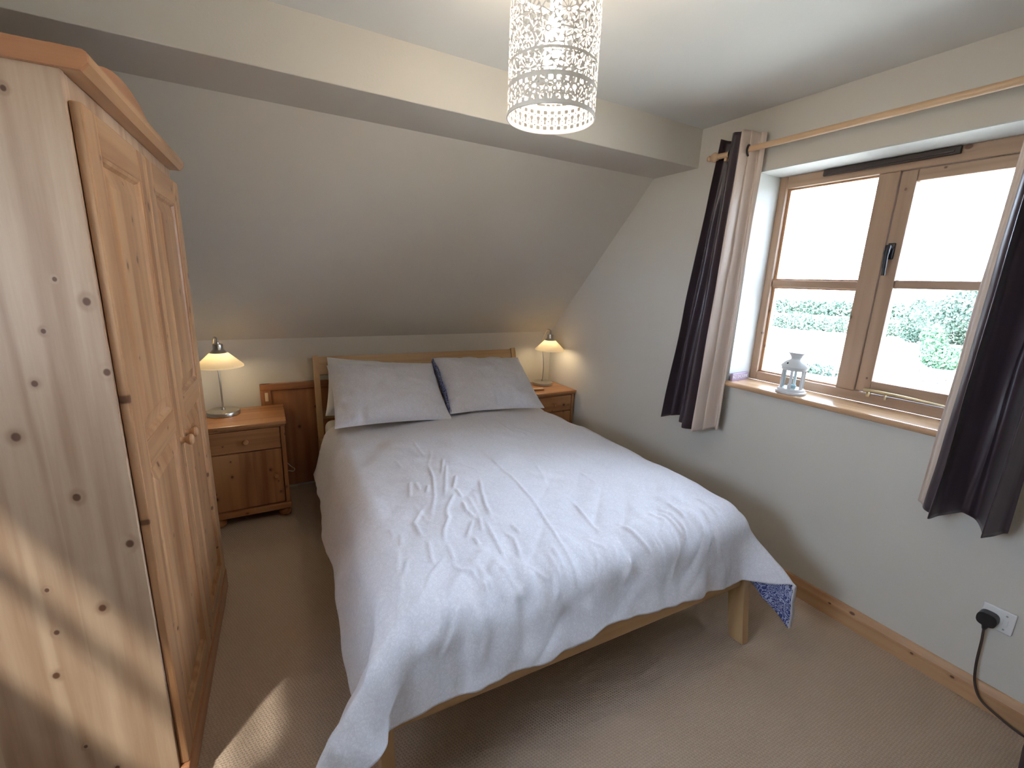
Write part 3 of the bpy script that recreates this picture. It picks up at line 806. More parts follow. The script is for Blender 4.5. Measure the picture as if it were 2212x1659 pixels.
def make_duvet():
    XLT, XRT, YFT, YHD = 0.335, 1.665, 1.095, 2.85
    OL, OR, OF = 0.39, 0.36, 0.323
    nu, nv = 330, 360
    A = np.linspace(XLT-OL, XRT+OR, nu); B = np.linspace(YFT-OF, YHD, nv)
    a, b = np.meshgrid(A, B, indexing='ij')
    # hem variation
    shear = (b-YFT)/(YHD-YFT)*0.045
    xl_e = XLT-0.10*np.clip((YFT-b)/0.28, 0, 1)**1.5
    sl = np.maximum(xl_e-a, 0); sr = np.maximum(a-XRT, 0); sf = np.maximum(YFT-b, 0)
    sl *= 1+0.05*np.sin(b*7.0)*(sl > 0); 
    sf_var = 1+0.014*np.sin(a*9+1.0)+0.13*np.clip((a-1.0)/0.6, 0, 1)
    sf = sf*sf_var
    x = np.minimum(np.maximum(a, xl_e), XRT); y = np.maximum(b, YFT).copy()
    z = np.zeros_like(a)
    # crown of the top
    xc = (x-1.0)/0.75; 
    crown = 0.038*(1-np.abs(xc)**2.4) - 0.012*np.clip((y-2.2)/0.5, 0, 1)
    top = 0.598+crown*np.clip((y-YFT+0.10)/0.35, 0.35, 1)
    side = np.where(a < 1.0, sl, sr)
    sgn = np.where(a < 1.0, -1.0, 1.0)
    rho = np.hypot(side, sf)
    th = np.arctan2(sf, side+1e-9)                        # 0 = side, pi/2 = foot
    w = np.clip(th/(math.pi/2), 0, 1)
    r = 0.13+0*w
    phi_s = np.where(a < 1.0, 1.28, 1.42); phi_f = 1.36
    phi = phi_s*(1-w)+phi_f*w
    ang = np.minimum(rho/r, phi)
    e = np.maximum(rho-r*phi, 0)
    out = r*np.sin(ang)+e*np.cos(phi); dn = r*(1-np.cos(ang))+e*np.sin(phi)
    # free corner swings outwards in a cone
    both = (side > 0) & (sf > 0)
    k = np.where(both, np.sin(2*th)**2, 0)
    kk = 0.42
    ex = kk*k*np.maximum(rho-0.09, 0)
    out2 = out+ex
    rd = (side**6+sf**6)**(1/6)
    ad = np.minimum(rd/r, phi); dd = r*(1-np.cos(ad))+np.maximum(rd-r*phi, 0)*np.sin(phi)
    dn = np.where(both, dd, dn)
    cs = np.where(rho > 0, np.cos(th), 0); sn = np.where(rho > 0, np.sin(th), 0)
    x += sgn*out2*cs; y -= out2*sn
    z = top-dn
    # window-side corner: the side drape carries on forwards past the foot so its printed inside shows
    rc = (a > XRT)
    q = np.clip(sr/0.17, 0, 1); q = q*q*(3-2*q)
    ph2 = 1.36*(1-q)+0.50*q
    r2 = 0.13
    a2 = np.minimum(sf/r2, ph2); e2 = np.maximum(sf-r2*ph2, 0)
    of2 = r2*np.sin(a2)+e2*np.cos(ph2); df2 = r2*(1-np.cos(a2))+e2*np.sin(ph2)
    a1 = np.minimum(sr/0.13, 1.42); e1 = np.maximum(sr-0.13*1.42, 0)
    os1 = 0.13*np.sin(a1)+e1*math.cos(1.42); ds1 = 0.13*(1-np.cos(a1))+e1*math.sin(1.42)
    x = np.where(rc, XRT+os1-0.015*q*np.clip(sf/0.3, 0, 1)*np.clip(sr/0.3, 0, 1), x)
    y = np.where(rc, np.maximum(b, YFT)-of2, y)
    z = np.where(rc, top-ds1-df2, z)
    # cone ripples and hanging folds
    rip = np.where(both & (a < 1.0), 0.016*np.sin(th*9)*np.clip((rho-0.12)/0.2, 0, 1), 0)
    x += sgn*rip*sn; y += rip*cs
    hang_f = np.clip((sf-0.10)/0.2, 0, 1)*np.where(both, 0.3, 1)
    y += hang_f*(0.007*np.sin(a*26+np.sin(a*9)*1.7)+0.008*np_noise(a, b, 14, 3))
    hang_s = np.clip((side-0.10)/0.25, 0, 1)*np.where(both, 0.3, 1)
    x += hang_s*(0.010*np.sin(b*8.5+np.sin(b*3.1)*1.5)+0.012*np_noise(a, b, 10, 4))
    # soft filling and creases on the top
    h = 0.022*np_noise(a, b, 3.0, 11)+0.012*np_noise(a, b, 7.0, 12)+0.005*np_noise(a, b, 16, 13)
    rot = 0.7071
    near = np.clip((1.75-b)/0.6, 0, 1)*np.clip((a-0.2)/0.2, 0, 1)
    dg = np_noise((a*rot-b*rot), (a*rot+b*rot), 1.0, 15, ax=17.0, ay=3.0)
    h += near*0.013*np.abs(dg)
    fn = np.clip((1.22-b)/0.15, 0, 1)
    h += fn*0.012*np_noise(a, b, 1.0, 16, ax=24.0, ay=5.0)
    for L in RIDGES[1:]: h += seg_ridge(a, b, L, 0.0060, 0.0058)
    h += seg_ridge(a, b, RIDGES[0], 0.0055, 0.0048)
    for L in BROAD: h += seg_ridge(a, b, L, 0.020, 0.009)
    rs = random.Random(5)
    for k in range(34):                                   # short drag lines over the foot edge
        x0 = rs.uniform(0.35, 1.6); y0 = rs.uniform(0.98, 1.16); ln = rs.uniform(0.07, 0.17); dx = rs.uniform(-0.07, 0.05)
        h += seg_ridge(a, b, [(x0, y0), (x0+dx*0.4, y0-ln*0.5), (x0+dx, y0-ln)], 0.0080, rs.uniform(0.003, 0.0075))
    for k in range(16):                                   # faint creases nearer the pillows
        x0 = rs.uniform(0.45, 1.55); y0 = rs.uniform(1.5, 2.4); ln = rs.uniform(0.1, 0.25); dx = rs.uniform(-0.08, 0.08)
        h += seg_ridge(a, b, [(x0, y0), (x0+dx*0.4, y0-ln*0.5), (x0+dx, y0-ln)], 0.007, rs.uniform(0.0015, 0.003))
    P = np.stack([x, y, z], -1)
    du = np.gradient(P, axis=0); dv = np.gradient(P, axis=1)
    nrm = np.cross(du, dv); nrm /= np.linalg.norm(nrm, axis=2, keepdims=True)+1e-9
    P = P+nrm*h[..., None]
    P[..., 0] += shear
    return grid_mesh('duvet', P.reshape(-1, 3), nu, nv)
me = make_duvet()
duv = link('duvet', me, [LINEN, NAVY], None, True)
md = duv.modifiers.new('thickness', 'SOLIDIFY'); md.thickness = 0.022; md.offset = -1.0; md.material_offset = 1; md.material_offset_rim = 0
tag(duv, 'pale grey patterned duvet with navy floral underside draped over the bed', 'duvet')

# ------------------------------------------------------------------ pillows
def pillow(name, C, w, h, T, alpha, yaw, mat, seed, label, roll=0.0, flange=False):
    n, m = 90, 64
    u = np.linspace(-1, 1, n); v = np.linspace(-1, 1, m)
    U, V = np.meshgrid(u, v, indexing='ij')
    t = T*(np.clip(1-np.abs(U)**2.6, 0, 1)*np.clip(1-np.abs(V)**2.4, 0, 1))**0.55
    X = U*w/2*(1-0.045*(1-V**2)); Y = V*h/2*(1-0.06*(1-U**2))
    edge = np.maximum(np.abs(U), np.abs(V))
    wr = 0.010*np_noise(U*w/2, V*h/2, 9, seed)+0.006*np_noise(U*w/2, V*h/2, 22, seed+1)
    wr += 0.010*np.clip((np.abs(V)-0.45)/0.5, 0, 1)*np_noise(U*w/2, V*h/2, 1.0, seed+2, ax=26, ay=4)
    wr += 0.010*np.clip((np.abs(U)-0.6)/0.4, 0, 1)*np_noise(U*w/2, V*h/2, 1.0, seed+3, ax=4, ay=22)
    wr *= 1.7*np.clip(t/T*2.2, 0.0, 1)
    front = np.stack([X, Y, t+wr], -1); back = np.stack([X, Y, -0.45*t], -1)
    bm = BM()
    for G in (front, back):
        vs_ = [[bm.verts.new(G[i, j]) for j in range(m)] for i in range(n)]
        for i in range(n-1):
            for j in range(m-1):
                bm.faces.new((vs_[i][j], vs_[i+1][j], vs_[i+1][j+1], vs_[i][j+1]))
    bmesh.ops.remove_doubles(bm, verts=bm.verts, dist=0.0004)
    o = obj(name, bm, mat, None, True)
    o.matrix_world = Matrix.Translation(C) @ Matrix.Rotation(yaw, 4, 'Z') @ Matrix.Rotation(alpha, 4, 'X') @ Matrix.Rotation(roll, 4, 'Z')
    tag(o, label, 'pillow')
    # piped seam
    P = [(-w/2, -h/2), (0, -h/2*0.94), (w/2, -h/2), (w/2*0.955, 0), (w/2, h/2), (0, h/2*0.94), (-w/2, h/2), (-w/2*0.955, 0), (-w/2, -h/2)]
    return o
AL = math.radians(31)
pillow('pillow', (0.668, 2.780, 0.778), 0.700, 0.545, 0.085, AL, 0, LINEN, 21, 'grey patterned pillow leaning in front of a white pillow, wardrobe side of the bed', roll=math.radians(-3.0))
pr = pillow('pillow', (1.372, 2.780, 0.784), 0.700, 0.555, 0.085, AL, 0, LINEN, 41, 'grey patterned pillow with navy printed flap edge, window side of the bed', roll=math.radians(-4.0))
bm = BM()
rows = []
for j in range(13):
    vv = -1+2*j/12
    yy = vv*0.262; zz = 0.03*(1-vv*vv)
    xx = -0.345-0.004*math.sin(j*1.3)
    rows.append([bm.verts.new((xx, yy, zz+0.012)), bm.verts.new((xx-0.006, yy, zz-0.018)), bm.verts.new((xx+0.002, yy, zz-0.075))])
for j in range(12):
    for k in range(2):
        bm.faces.new((rows[j][k], rows[j][k+1], rows[j+1][k+1], rows[j+1][k]))
o = obj('flap', bm, NAVY, pr, True); o.modifiers.new('t', 'SOLIDIFY').thickness = 0.002
pillow('pillow', (0.640, 3.000, 0.762), 0.64, 0.44, 0.055, math.radians(48), 0, WHITEC, 61, 'plain white pillow propped behind the grey pillow on the wardrobe side', roll=math.radians(-8))

# ------------------------------------------------------------------ curtain pole and curtains
PX, PZ = 2.163, 2.178
pole = empty('curtain_pole', (XR, 1.0, PZ))
tag(pole, 'pale wooden curtain pole with ball finial mounted above the window', 'curtain pole')
bm = BM(); tube(bm, [(PX-XR, 0.720, 0), (PX-XR, -0.90, 0)], 0.0135, 20); obj('rod', bm, POLEW, pole, True)
for sy, y in ((1, 0.720), (-1, -0.90)):
    bm = BM()
    lathe(bm, [(0, 0), (0.0145, 0), (0.0145, 0.006), (0.010, 0.010), (0.010, 0.014), (0.021, 0.024), (0.025, 0.036), (0.021, 0.050), (0.012, 0.058), (0.010, 0.062), (0.015, 0.070), (0.012, 0.080), (0, 0.083)], 24)
    bmesh.ops.transform(bm, matrix=Matrix.Translation((PX-XR, y-sy*0.03, 0)) @ Matrix.Rotation(-sy*math.pi/2, 4, 'X'), verts=bm.verts)
    obj('finial', bm, POLEW, pole, True)
for y in (0.66, -0.85):
    bm = BM(); box(bm, PX-XR-0.005, 0.0, y-0.008, y+0.008, -0.030, -0.013, 0.003); box(bm, -0.012, 0.0, y-0.02, y+0.02, -0.055, 0.01, 0.004)
    obj('bracket', bm, POLEW, pole)

def curtain(name, yt0, yt1, yb0, yb1, ztop, zbot, waves, ripples, beige, label, seed, amp=0.058):
    """s=0 leading edge (window side)"""
    nu, nv = 220, 90
    s = np.linspace(0, 1, nu); t = np.linspace(0, 1, nv)
    S, T = np.meshgrid(s, t, indexing='ij')
    ph = 2*math.pi*waves*S
    am = amp*(1-0.15*T)
    x = PX+am*np.cos(ph)+0.019*np.cos(2*math.pi*ripples*S+seed)*(0.12+0.88*T)+0.006*np_noise(S*2, T*1.5, 5, seed)+0.010*np.cos(2*math.pi*8*S+1+0.8*T)*np.clip((0.45-S)/0.1, 0, 1)
    x -= 0.020*T
    y = (yt0+(yt1-yt0)*S)*(1-T)+(yb0+(yb1-yb0)*S)*T
    y = y+0.010*np.sin(2*ph)*(1-0.3*T)+0.012*T*np_noise(S*2, T, 6, seed+1)
    z = ztop+(zbot-ztop)*T+0.016*T*np.cos(ph+0.6)
    z += np.where(T < 0.02, -0.004*np.cos(ph*2), 0)
    P = np.stack([x, y, z], -1)
    e = empty(name, (PX, (yb0+yb1)/2, zbot))
    tag(e, label, 'curtain', 'eyelet curtains')
    off = np.array(e.location)
    k = int(beige*nu)
    for nm, i0, i1, mt in (('pale_band', 0, k+1, CUR_BEIGE), ('dark_band', k, nu, CUR_DARK)):
        Q = P[i0:i1].reshape(-1, 3)-off
        me = grid_mesh(nm, Q, i1-i0, nv)
        o = link(nm, me, [mt, CUR_LINING], e, True)
        md = o.modifiers.new('t', 'SOLIDIFY'); md.thickness = 0.0025; md.offset = 0; md.material_offset = 0
    # eyelet rings where the cloth crosses the pole
    q = 0
    while True:
        sc = (0.25+0.5*q)/waves
        if sc > 0.99: break
        T0 = (ztop-PZ)/(ztop-zbot)
        i = min(range(nu), key=lambda i_: abs(s[i_]-sc)); j = min(range(nv), key=lambda j_: abs(t[j_]-T0))
        yc = P[i, j, 1]
        bm = BM()
        R1, r1 = 0.0235, 0.0055
        lathe(bm, [(R1+r1*math.cos(a_), 0.7*r1*math.sin(a_)) for a_ in [2*math.pi*c/10 for c in range(10)]], 32, closed=True)
        bmesh.ops.transform(bm, matrix=Matrix.Translation((0, yc-e.location.y, PZ-e.location.z-0.006)) @ Matrix.Rotation(math.radians(14*(1 if q % 2 == 0 else -1)), 4, 'Z') @ Matrix.Rotation(math.pi/2, 4, 'X'), verts=bm.verts)
        obj('eyelet', bm, DKMETAL, e, True)
        q += 1
    return e
curtain('curtain', 1.490, 1.705, 1.490, 1.850, 2.258, 0.718, 1.25, 7.0, 0.34, 'gathered curtain with champagne and dark aubergine bands beside the sloping ceiling', 3)
curtain('curtain', 0.578, 0.345, 0.600, 0.345, 2.258, 0.722, 1.75, 4.0, 0.13, 'gathered dark aubergine curtain with narrow champagne edge above the wall socket', 8)

# ------------------------------------------------------------------ pendant lamp
PC = Vector((0.742, 1.150, 0))
PZ0, PH, PR = 1.942, 0.325, 0.121
pen = empty('pendant_lamp', (PC.x, PC.y, ZC))
tag(pen, 'lit pendant lamp with white cut-out floral metal cylinder shade', 'pendant lamp')
def pendant_shade():
    nu, nv = 660, 350
    circ = 2*math.pi*PR
    uc = (np.arange(nu)+0.5)/nu*circ; vc = (np.arange(nv)+0.5)/nv*PH
    Ug, Vg = np.meshgrid(uc, vc, indexing='ij')
    hole = np.zeros_like(Ug, bool)
    p = circ/36
    lu = (Ug % p)-p/2; lu2 = ((Ug+p/2) % p)-p/2
    for vcen in (0.015, 0.057): hole |= (np.abs(lu) < 0.0058-0.12*np.abs(Vg-vcen)) & (np.abs(Vg-vcen) < 0.0052)
    hole |= (lu**2+(Vg-0.040)**2 < 0.0058**2) | ((np.abs(lu) < 0.0024) & (Vg > 0.026) & (Vg < 0.040)) | (lu**2+(Vg-0.0275)**2 < 0.0034**2)
    for vcen in (0.022, 0.033, 0.049): hole |= (lu2**2+(Vg-vcen)**2 < 0.0026**2)
    rs = np.random.RandomState(7)
    body = (Vg > 0.073) & (Vg < PH-0.012)
    # flowers : fans of petals
    fl = []
    nB = 9
    for k in range(nB): fl.append((circ*(k+0.5)/nB, 0.082, 0.036, 14, 0))
    for k in range(8): fl.append((circ*(k+0.1)/8, 0.163, 0.030, 13, 1))
    for k in range(8): fl.append((circ*(k+0.6)/8, 0.205, 0.026, 11, 1))
    for k in range(8): fl.append((circ*(k+0.15)/8, 0.238, 0.022, 10, 1))
    for k in range(8): fl.append((circ*(k+0.65)/8, 0.272, 0.025, 12, 1))
    infl = np.zeros_like(hole); pet = np.zeros_like(hole)
    for (fu, fv, fr, npet, full) in fl:
        du = (Ug-fu+circ/2) % circ-circ/2; dv = Vg-fv
        rr = np.hypot(du, dv); th = np.arctan2(dv, du)
        reg = rr < fr*1.06
        q = np.abs(((th*npet/(2*math.pi)) % 1.0)-0.5)
        width = 0.40*np.sin(np.clip((rr/fr-0.18)/0.82, 0, 1)*math.pi*0.86+0.12)
        pm = (rr > fr*0.26) & (rr < fr) & (q < width) & (rr*q*2*math.pi/npet < 0.5*rr*2*math.pi/npet-0.0009)
        pm |= rr < fr*0.13
        if not full: reg &= dv > -0.002; pm &= dv > 0.001
        new = reg & ~infl
        pet |= pm & new; infl |= new
    # irregular lattice between the flowers
    pts = np.stack([rs.rand(900)*circ, rs.rand(900)*PH], 1)
    keep = []
    for q in pts:
        ok = True
        for r_ in keep[-900:]:
            d = abs(q[0]-r_[0]); d = min(d, circ-d)
            if d*d+(q[1]-r_[1])**2 < 0.0115**2: ok = False; break
        if ok: keep.append(q)
    F1 = np.full(Ug.shape, 9.0); F2 = np.full(Ug.shape, 9.0)
    for q in keep:
        i0 = int((q[0]-0.03)/circ*nu); w_ = int(0.06/circ*nu); idx = np.arange(i0, i0+w_) % nu
        j0 = max(0, int((q[1]-0.03)/PH*nv)); j1 = min(nv, int((q[1]+0.03)/PH*nv))
        du = (Ug[idx][:, j0:j1]-q[0]+circ/2) % circ-circ/2; d = np.hypot(du, Vg[idx][:, j0:j1]-q[1])
        f1, f2 = F1[idx, j0:j1], F2[idx, j0:j1]
        nf2 = np.where(d < f1, f1, np.minimum(f2, d)); F1[idx, j0:j1] = np.minimum(f1, d); F2[idx, j0:j1] = nf2
    lat = (F2-F1 > 0.0030)
    hole |= body & (pet | (lat & ~infl))
    ring = ((Vg > 0.121) & (Vg < 0.128)) | ((Vg > 0.066) & (Vg < 0.074))
    hole &= ~ring
    hole[:, vc < 0.006] = False; hole[:, vc > PH-0.010] = False
    # mesh
    us = np.arange(nu)/nu*2*math.pi; vs2 = np.arange(nv+1)/nv*PH
    Xg = np.stack([np.repeat(PR*np.cos(us), nv+1), np.repeat(PR*np.sin(us), nv+1), np.tile(vs2, nu)+PZ0-ZC], 1)
    i, j = np.nonzero(~hole)
    i2 = (i+1) % nu
    faces = np.stack([i*(nv+1)+j, i2*(nv+1)+j, i2*(nv+1)+j+1, i*(nv+1)+j+1], 1)
    used = np.unique(faces); remap = -np.ones(len(Xg), int); remap[used] = np.arange(len(used))
    me = bpy.data.meshes.new('shade')
    me.from_pydata(Xg[used].tolist(), [], remap[faces].tolist())
    return me
SHADE = plain('white_enamelled_metal', (0.80, 0.75, 0.70), 0.45)
shd = link('shade', pendant_shade(), SHADE, pen, True)
for z in (PZ0, PZ0+PH):
    bm = BM(); lathe(bm, [(PR+0.0022*math.cos(a_), z-ZC+0.0026*math.sin(a_)) for a_ in [2*math.pi*c/8 for c in range(8)]], 72, closed=True); obj('shade_rim', bm, SHADE, shd, True)
bm = BM()
zz = PZ0+PH-0.006-ZC
lathe(bm, [(0.021, zz-0.002), (0.024, zz-0.002), (0.024, zz+0.002), (0.021, zz+0.002)], 28, closed=True)
for k in range(3):
    a_ = 2*math.pi*k/3+0.4
    tube(bm, [(0.023*math.cos(a_), 0.023*math.sin(a_), zz), (PR*math.cos(a_), PR*math.sin(a_), zz)], 0.0022, 8)
obj('spider_ring', bm, SHADE, pen, True)
bm = BM(); lathe(bm, [(0, zz+0.045), (0.010, zz+0.045), (0.018, zz+0.03), (0.019, zz-0.03), (0, zz-0.03)], 24); obj('lamp_holder', bm, WHITEP, pen, True)
bm = BM(); tube(bm, [(0, 0, zz+0.04), (0, 0, -0.01)], 0.003, 8); obj('cord', bm, WHITEP, pen, True)
bm = BM(); lathe(bm, [(0, -0.036), (0.020, -0.034), (0.042, -0.018), (0.047, 0.0), (0, 0.0)], 28); obj('ceiling_rose', bm, WHITEP, pen, True)
PBULB = plain('warm_white_bulb_glow', (1, 0.9, 0.75), 0.4, emit=(1.0, 0.82, 0.62), es=125.0)
bm = BM(); lathe(bm, [(0, zz-0.028), (0.014, zz-0.03), (0.016, zz-0.07), (0.024, zz-0.105), (0.026, zz-0.16), (0.024, zz-0.205), (0.015, zz-0.222), (0, zz-0.227)], 24)
obj('bulb', bm, PBULB, pen, True)

# ------------------------------------------------------------------ lantern on the sill
lan = empty('candle_lantern', (2.312, 1.212, SZ), math.radians(18))
tag(lan, 'small white metal candle lantern with glass sides on the window sill', 'lantern')
bm = BM(); lathe(bm, [(0, 0.004), (0.060, 0.004), (0.064, 0.0), (0.068, 0.003), (0.068, 0.010), (0.061, 0.014), (0.060, 0.022), (0.055, 0.026), (0, 0.026)], 40); obj('base', bm, WHITEM, lan, True)
for k in range(6):
    a_ = 2*math.pi*k/6
    bm = BM(); box(bm, -0.004, 0.004, -0.006, 0.006, 0.024, 0.122, 0.001, rot=Matrix.Translation((0.050*math.cos(a_), 0.050*math.sin(a_), 0)) @ Matrix.Rotation(a_, 4, 'Z')); obj('post', bm, WHITEM, lan)
    b_ = a_+math.pi/6
    bm = BM(); box(bm, -0.0008, 0.0008, -0.020, 0.020, 0.026, 0.120, 0, rot=Matrix.Translation((0.0432*math.cos(b_), 0.0432*math.sin(b_), 0)) @ Matrix.Rotation(b_, 4, 'Z')); obj('pane', bm, GLASS, lan)
bm = BM(); lathe(bm, [(0, 0.118), (0.054, 0.118), (0.057, 0.122), (0.057, 0.132), (0.062, 0.134), (0.061, 0.139), (0.050, 0.154), (0.036, 0.166), (0.024, 0.172), (0.022, 0.178), (0, 0.178)], 40); obj('roof', bm, WHITEM, lan, True)
bm = BM(); lathe(bm, [(0, 0.176), (0.022, 0.177), (0.027, 0.188), (0.034, 0.198), (0.038, 0.202), (0.038, 0.206), (0.020, 0.210), (0.006, 0.214), (0, 0.214)], 36); obj('chimney', bm, WHITEM, lan, True)
bm = BM(); lathe(bm, [(0, 0.027), (0.019, 0.027), (0.019, 0.042), (0.017, 0.043), (0.017, 0.040), (0, 0.040)], 24); obj('tealight', bm, plain('tealight_blue', (0.50, 0.68, 0.72), 0.4), lan, True)
for k in range(3):
    a_ = 2*math.pi*k/3+0.5
    bm = BM(); lathe(bm, [(0, 0), (0.0045, 0), (0.0045, 0.002), (0, 0.002)], 10)
    bmesh.ops.transform(bm, matrix=Matrix.Translation((0.050*math.cos(a_), 0.050*math.sin(a_), 0.153)) @ Matrix.Rotation(a_, 4, 'Z') @ Matrix.Rotation(math.radians(45), 4, 'Y'), verts=bm.verts)
    obj('vent_hole', bm, plain('vent_hole_black', (0.03, 0.03, 0.03), 0.8), lan)

# ------------------------------------------------------------------ no smoking block
sg = empty('sign', (2.338, 1.508, SZ), math.radians(4))
tag(sg, 'small mauve block reading NO SMOKING in the window sill corner', 'sign')
bm = BM(); box(bm, -0.078, 0.078, 0.0, 0.014, 0.0, 0.044, 0.002); obj('block', bm, plain('mauve_paint', (0.33, 0.24, 0.32), 0.5), sg)
cu = bpy.data.curves.new('txt', 'FONT'); cu.body = 'NO SMOKING'; cu.size = 0.0245; cu.align_x = 'CENTER'; cu.align_y = 'CENTER'; cu.extrude = 0.0004
to = bpy.data.objects.new('txt', cu); COL.objects.link(to)
dg = bpy.context.evaluated_depsgraph_get()
tm = bpy.data.meshes.new_from_object(to.evaluated_get(dg))
bpy.data.objects.remove(to)
tm.name = 'lettering'
lt = link('lettering', tm, plain('white_lettering', (0.75, 0.72, 0.74), 0.5), sg)
lt.location = (0, -0.0006, 0.022); lt.rotation_euler = (math.pi/2, 0, 0)

# ------------------------------------------------------------------ socket, plug, cable, bag
sk = empty('wall_socket', (XR, 0.3264, 0.3649))
tag(sk, 'white single switched wall socket above the skirting below the dark curtain', 'socket')
bm = BM(); box(bm, -0.012, 0.0, -0.043, 0.043, -0.043, 0.043, 0.003); obj('face_plate', bm, WHITEP, sk)
bm = BM(); box(bm, -0.0155, -0.0118, -0.028, -0.014, -0.014, 0.012, 0.0015, rot=Matrix.Rotation(0, 4, 'Y')); obj('rocker_switch', bm, plain('rocker_white', (0.76, 0.75, 0.74), 0.3), sk)
for z in (-0.028, 0.026):
    bm = BM(); lathe(bm, [(0, 0), (0.0032, 0), (0.003, 0.001), (0, 0.001)], 12)
    bmesh.ops.transform(bm, matrix=Matrix.Translation((-0.012, -0.021, z)) @ Matrix.Rotation(-math.pi/2, 4, 'Y'), verts=bm.verts)
    obj('screw', bm, plain('grey_screw', (0.35, 0.34, 0.33), 0.4), sk)
pg = empty('power_cable', (XR-0.0125, 0.345, 0.360))
tag(pg, 'black mains plug in the socket with dark cable trailing along the skirting', 'plug')
bm = BM()
pl = []
for k in range(28):
    a_ = 2*math.pi*k/28
    rx, rz = 0.0265, 0.025
    c_, s_ = math.cos(a_), math.sin(a_)
    pl.append((math.copysign(abs(c_)**0.7, c_)*rx, math.copysign(abs(s_)**0.75, s_)*rz))
extrude_poly(bm, pl, 'x', -0.034, 0.0)
bmesh.ops.bevel(bm, geom=[e for e in bm.edges if e.calc_face_angle(0) > 1.0], offset=0.006, segments=3, affect='EDGES')
obj('plug_body', bm, BLACK, pg, True)
bm = BM(); tube(bm, [(-0.017, 0, -0.018), (-0.017, 0.001, -0.034), (-0.017, 0.002, -0.046)], [0.012, 0.009, 0.0055], 14); obj('strain_relief', bm, BLACK, pg, True)
CAB = plain('dark_brown_flex', (0.055, 0.035, 0.03), 0.5)
def rel(*p): return (p[0]-pg.location.x, p[1]-pg.location.y, p[2]-pg.location.z)
bm = BM(); tube(bm, smooth_path([rel(2.2335, 0.347, 0.318), rel(2.236, 0.343, 0.265), rel(2.236, 0.338, 0.165), rel(2.232, 0.326, 0.092), rel(2.226, 0.300, 0.045), rel(2.224, 0.250, 0.022), rel(2.224, 0.185, 0.006), rel(2.226, 0.10, 0.006), rel(2.226, -0.06, 0.006), rel(2.22, -0.30, 0.006)], 8), 0.0042, 8)
obj('flex', bm, CAB, pg, True)
# dark soft bag just inside the frame where the cable leads
bm = BM()
bmesh.ops.create_icosphere(bm, subdivisions=4, radius=1.0)
for v in bm.verts:
    c = v.co.copy()
    q = Vector([math.copysign(abs(k)**0.55, k) for k in c])
    nz = noise.noise(c*2.3)*0.04
    v.co = Vector((q.x*0.155*(1+nz), q.y*0.155*(1+nz), max(0.0, 0.105+q.z*0.105*(1+nz))))
o = obj('fabric_bag', bm, noise_mat('dark_plum_fabric', (0.045, 0.028, 0.035), (0.07, 0.045, 0.055), 60, 0.9, 0.5, 200), None, True)
o.location = (2.052, 0.004, 0.0); o.rotation_euler = (0, 0, math.radians(8))
tag(o, 'dark plum soft fabric bag on the carpet near the trailing cable', 'bag')

# ------------------------------------------------------------------ outside : field, hedges, trees, garden
GZ = -2.7
FIELD = noise_mat('dry_grass_field', (0.44, 0.41, 0.34), (0.52, 0.48, 0.40), 0.3, 0.95, 0.2, 3.0)
bm = BM(); box(bm, -60, 160, -90, 120, GZ-0.5, GZ)
g = struct('ground_outside', bm, FIELD)
def leaf_mat(name, a, b): return noise_mat(name, a, b, 2.5, 0.7, 0.0)
LEAF1 = leaf_mat('hedge_leaf', (0.075, 0.125, 0.09), (0.115, 0.17, 0.125))
LEAF2 = leaf_mat('tree_leaf', (0.065, 0.105, 0.08), (0.105, 0.15, 0.115))
LEAF3 = leaf_mat('shrub_leaf', (0.065, 0.14, 0.08), (0.105, 0.19, 0.11))
BARK = noise_mat('bark', (0.10, 0.08, 0.06), (0.15, 0.12, 0.09), 8, 0.9)
STONE = noise_mat('pale_stone', (0.40, 0.38, 0.33), (0.52, 0.49, 0.44), 3, 0.9)
def leaves(blobs, size, n, seed):
    rs = np.random.RandomState(seed)
    V, Fc = [], []
    vol = np.array([b[1][0]*b[1][1]*b[1][2] for b in blobs]); cnt = (n*vol/vol.sum()).astype(int)+8
    base = 0
    for (c, r), m in zip(blobs, cnt):
        d = rs.normal(size=(m, 3)); d /= np.linalg.norm(d, axis=1, keepdims=True)
        p = np.array(c)+d*np.array(r)*(0.55+0.5*rs.rand(m, 1)**0.5)
        a = rs.normal(size=(m, 3)); a /= np.linalg.norm(a, axis=1, keepdims=True)
        b = np.cross(a, rs.normal(size=(m, 3))); b /= np.linalg.norm(b, axis=1, keepdims=True)
        s = size*(0.6+0.8*rs.rand(m, 1))
        q = np.stack([p-a*s, p+b*s*0.6, p+a*s, p-b*s*0.6], 1).reshape(-1, 3)
        V.append(q); Fc.append((base+np.arange(m)*4)[:, None]+np.arange(4)); base += 4*m
    me = bpy.data.meshes.new('foliage')
    me.from_pydata(np.concatenate(V).tolist(), [], np.concatenate(Fc).tolist())
    return me
def plant(name, loc, blobs, size, n, seed, mat, label, cat, trunk=None, group=None):
    e = empty(name, loc); tag(e, label, cat, group)
    f = link('foliage', leaves(blobs, size, n, seed), mat, e); f['kind'] = 'stuff'
    if trunk:
        for pts, r in trunk:
            bm = BM(); tube(bm, smooth_path(pts, 4), r, 8); obj('trunk', bm, BARK, e, True)
    return e
rs = random.Random(3)
def hedge_blobs(L, h, w): return [((rs.uniform(-0.3, 0.3), -L/2+L*k/int(L/1.3), h*0.5), (w, 1.3, h*0.55*rs.uniform(0.75, 1.15))) for k in range(int(L/1.3)+1)]
hd = plant('hedgerow', (54.0, 28.5, GZ), hedge_blobs(22, 1.7, 0.9), 0.13, 14000, 1, LEAF1, 'long green hedgerow across the far side of the pale field', 'hedge'); hd.rotation_euler = (0, 0, math.radians(22))
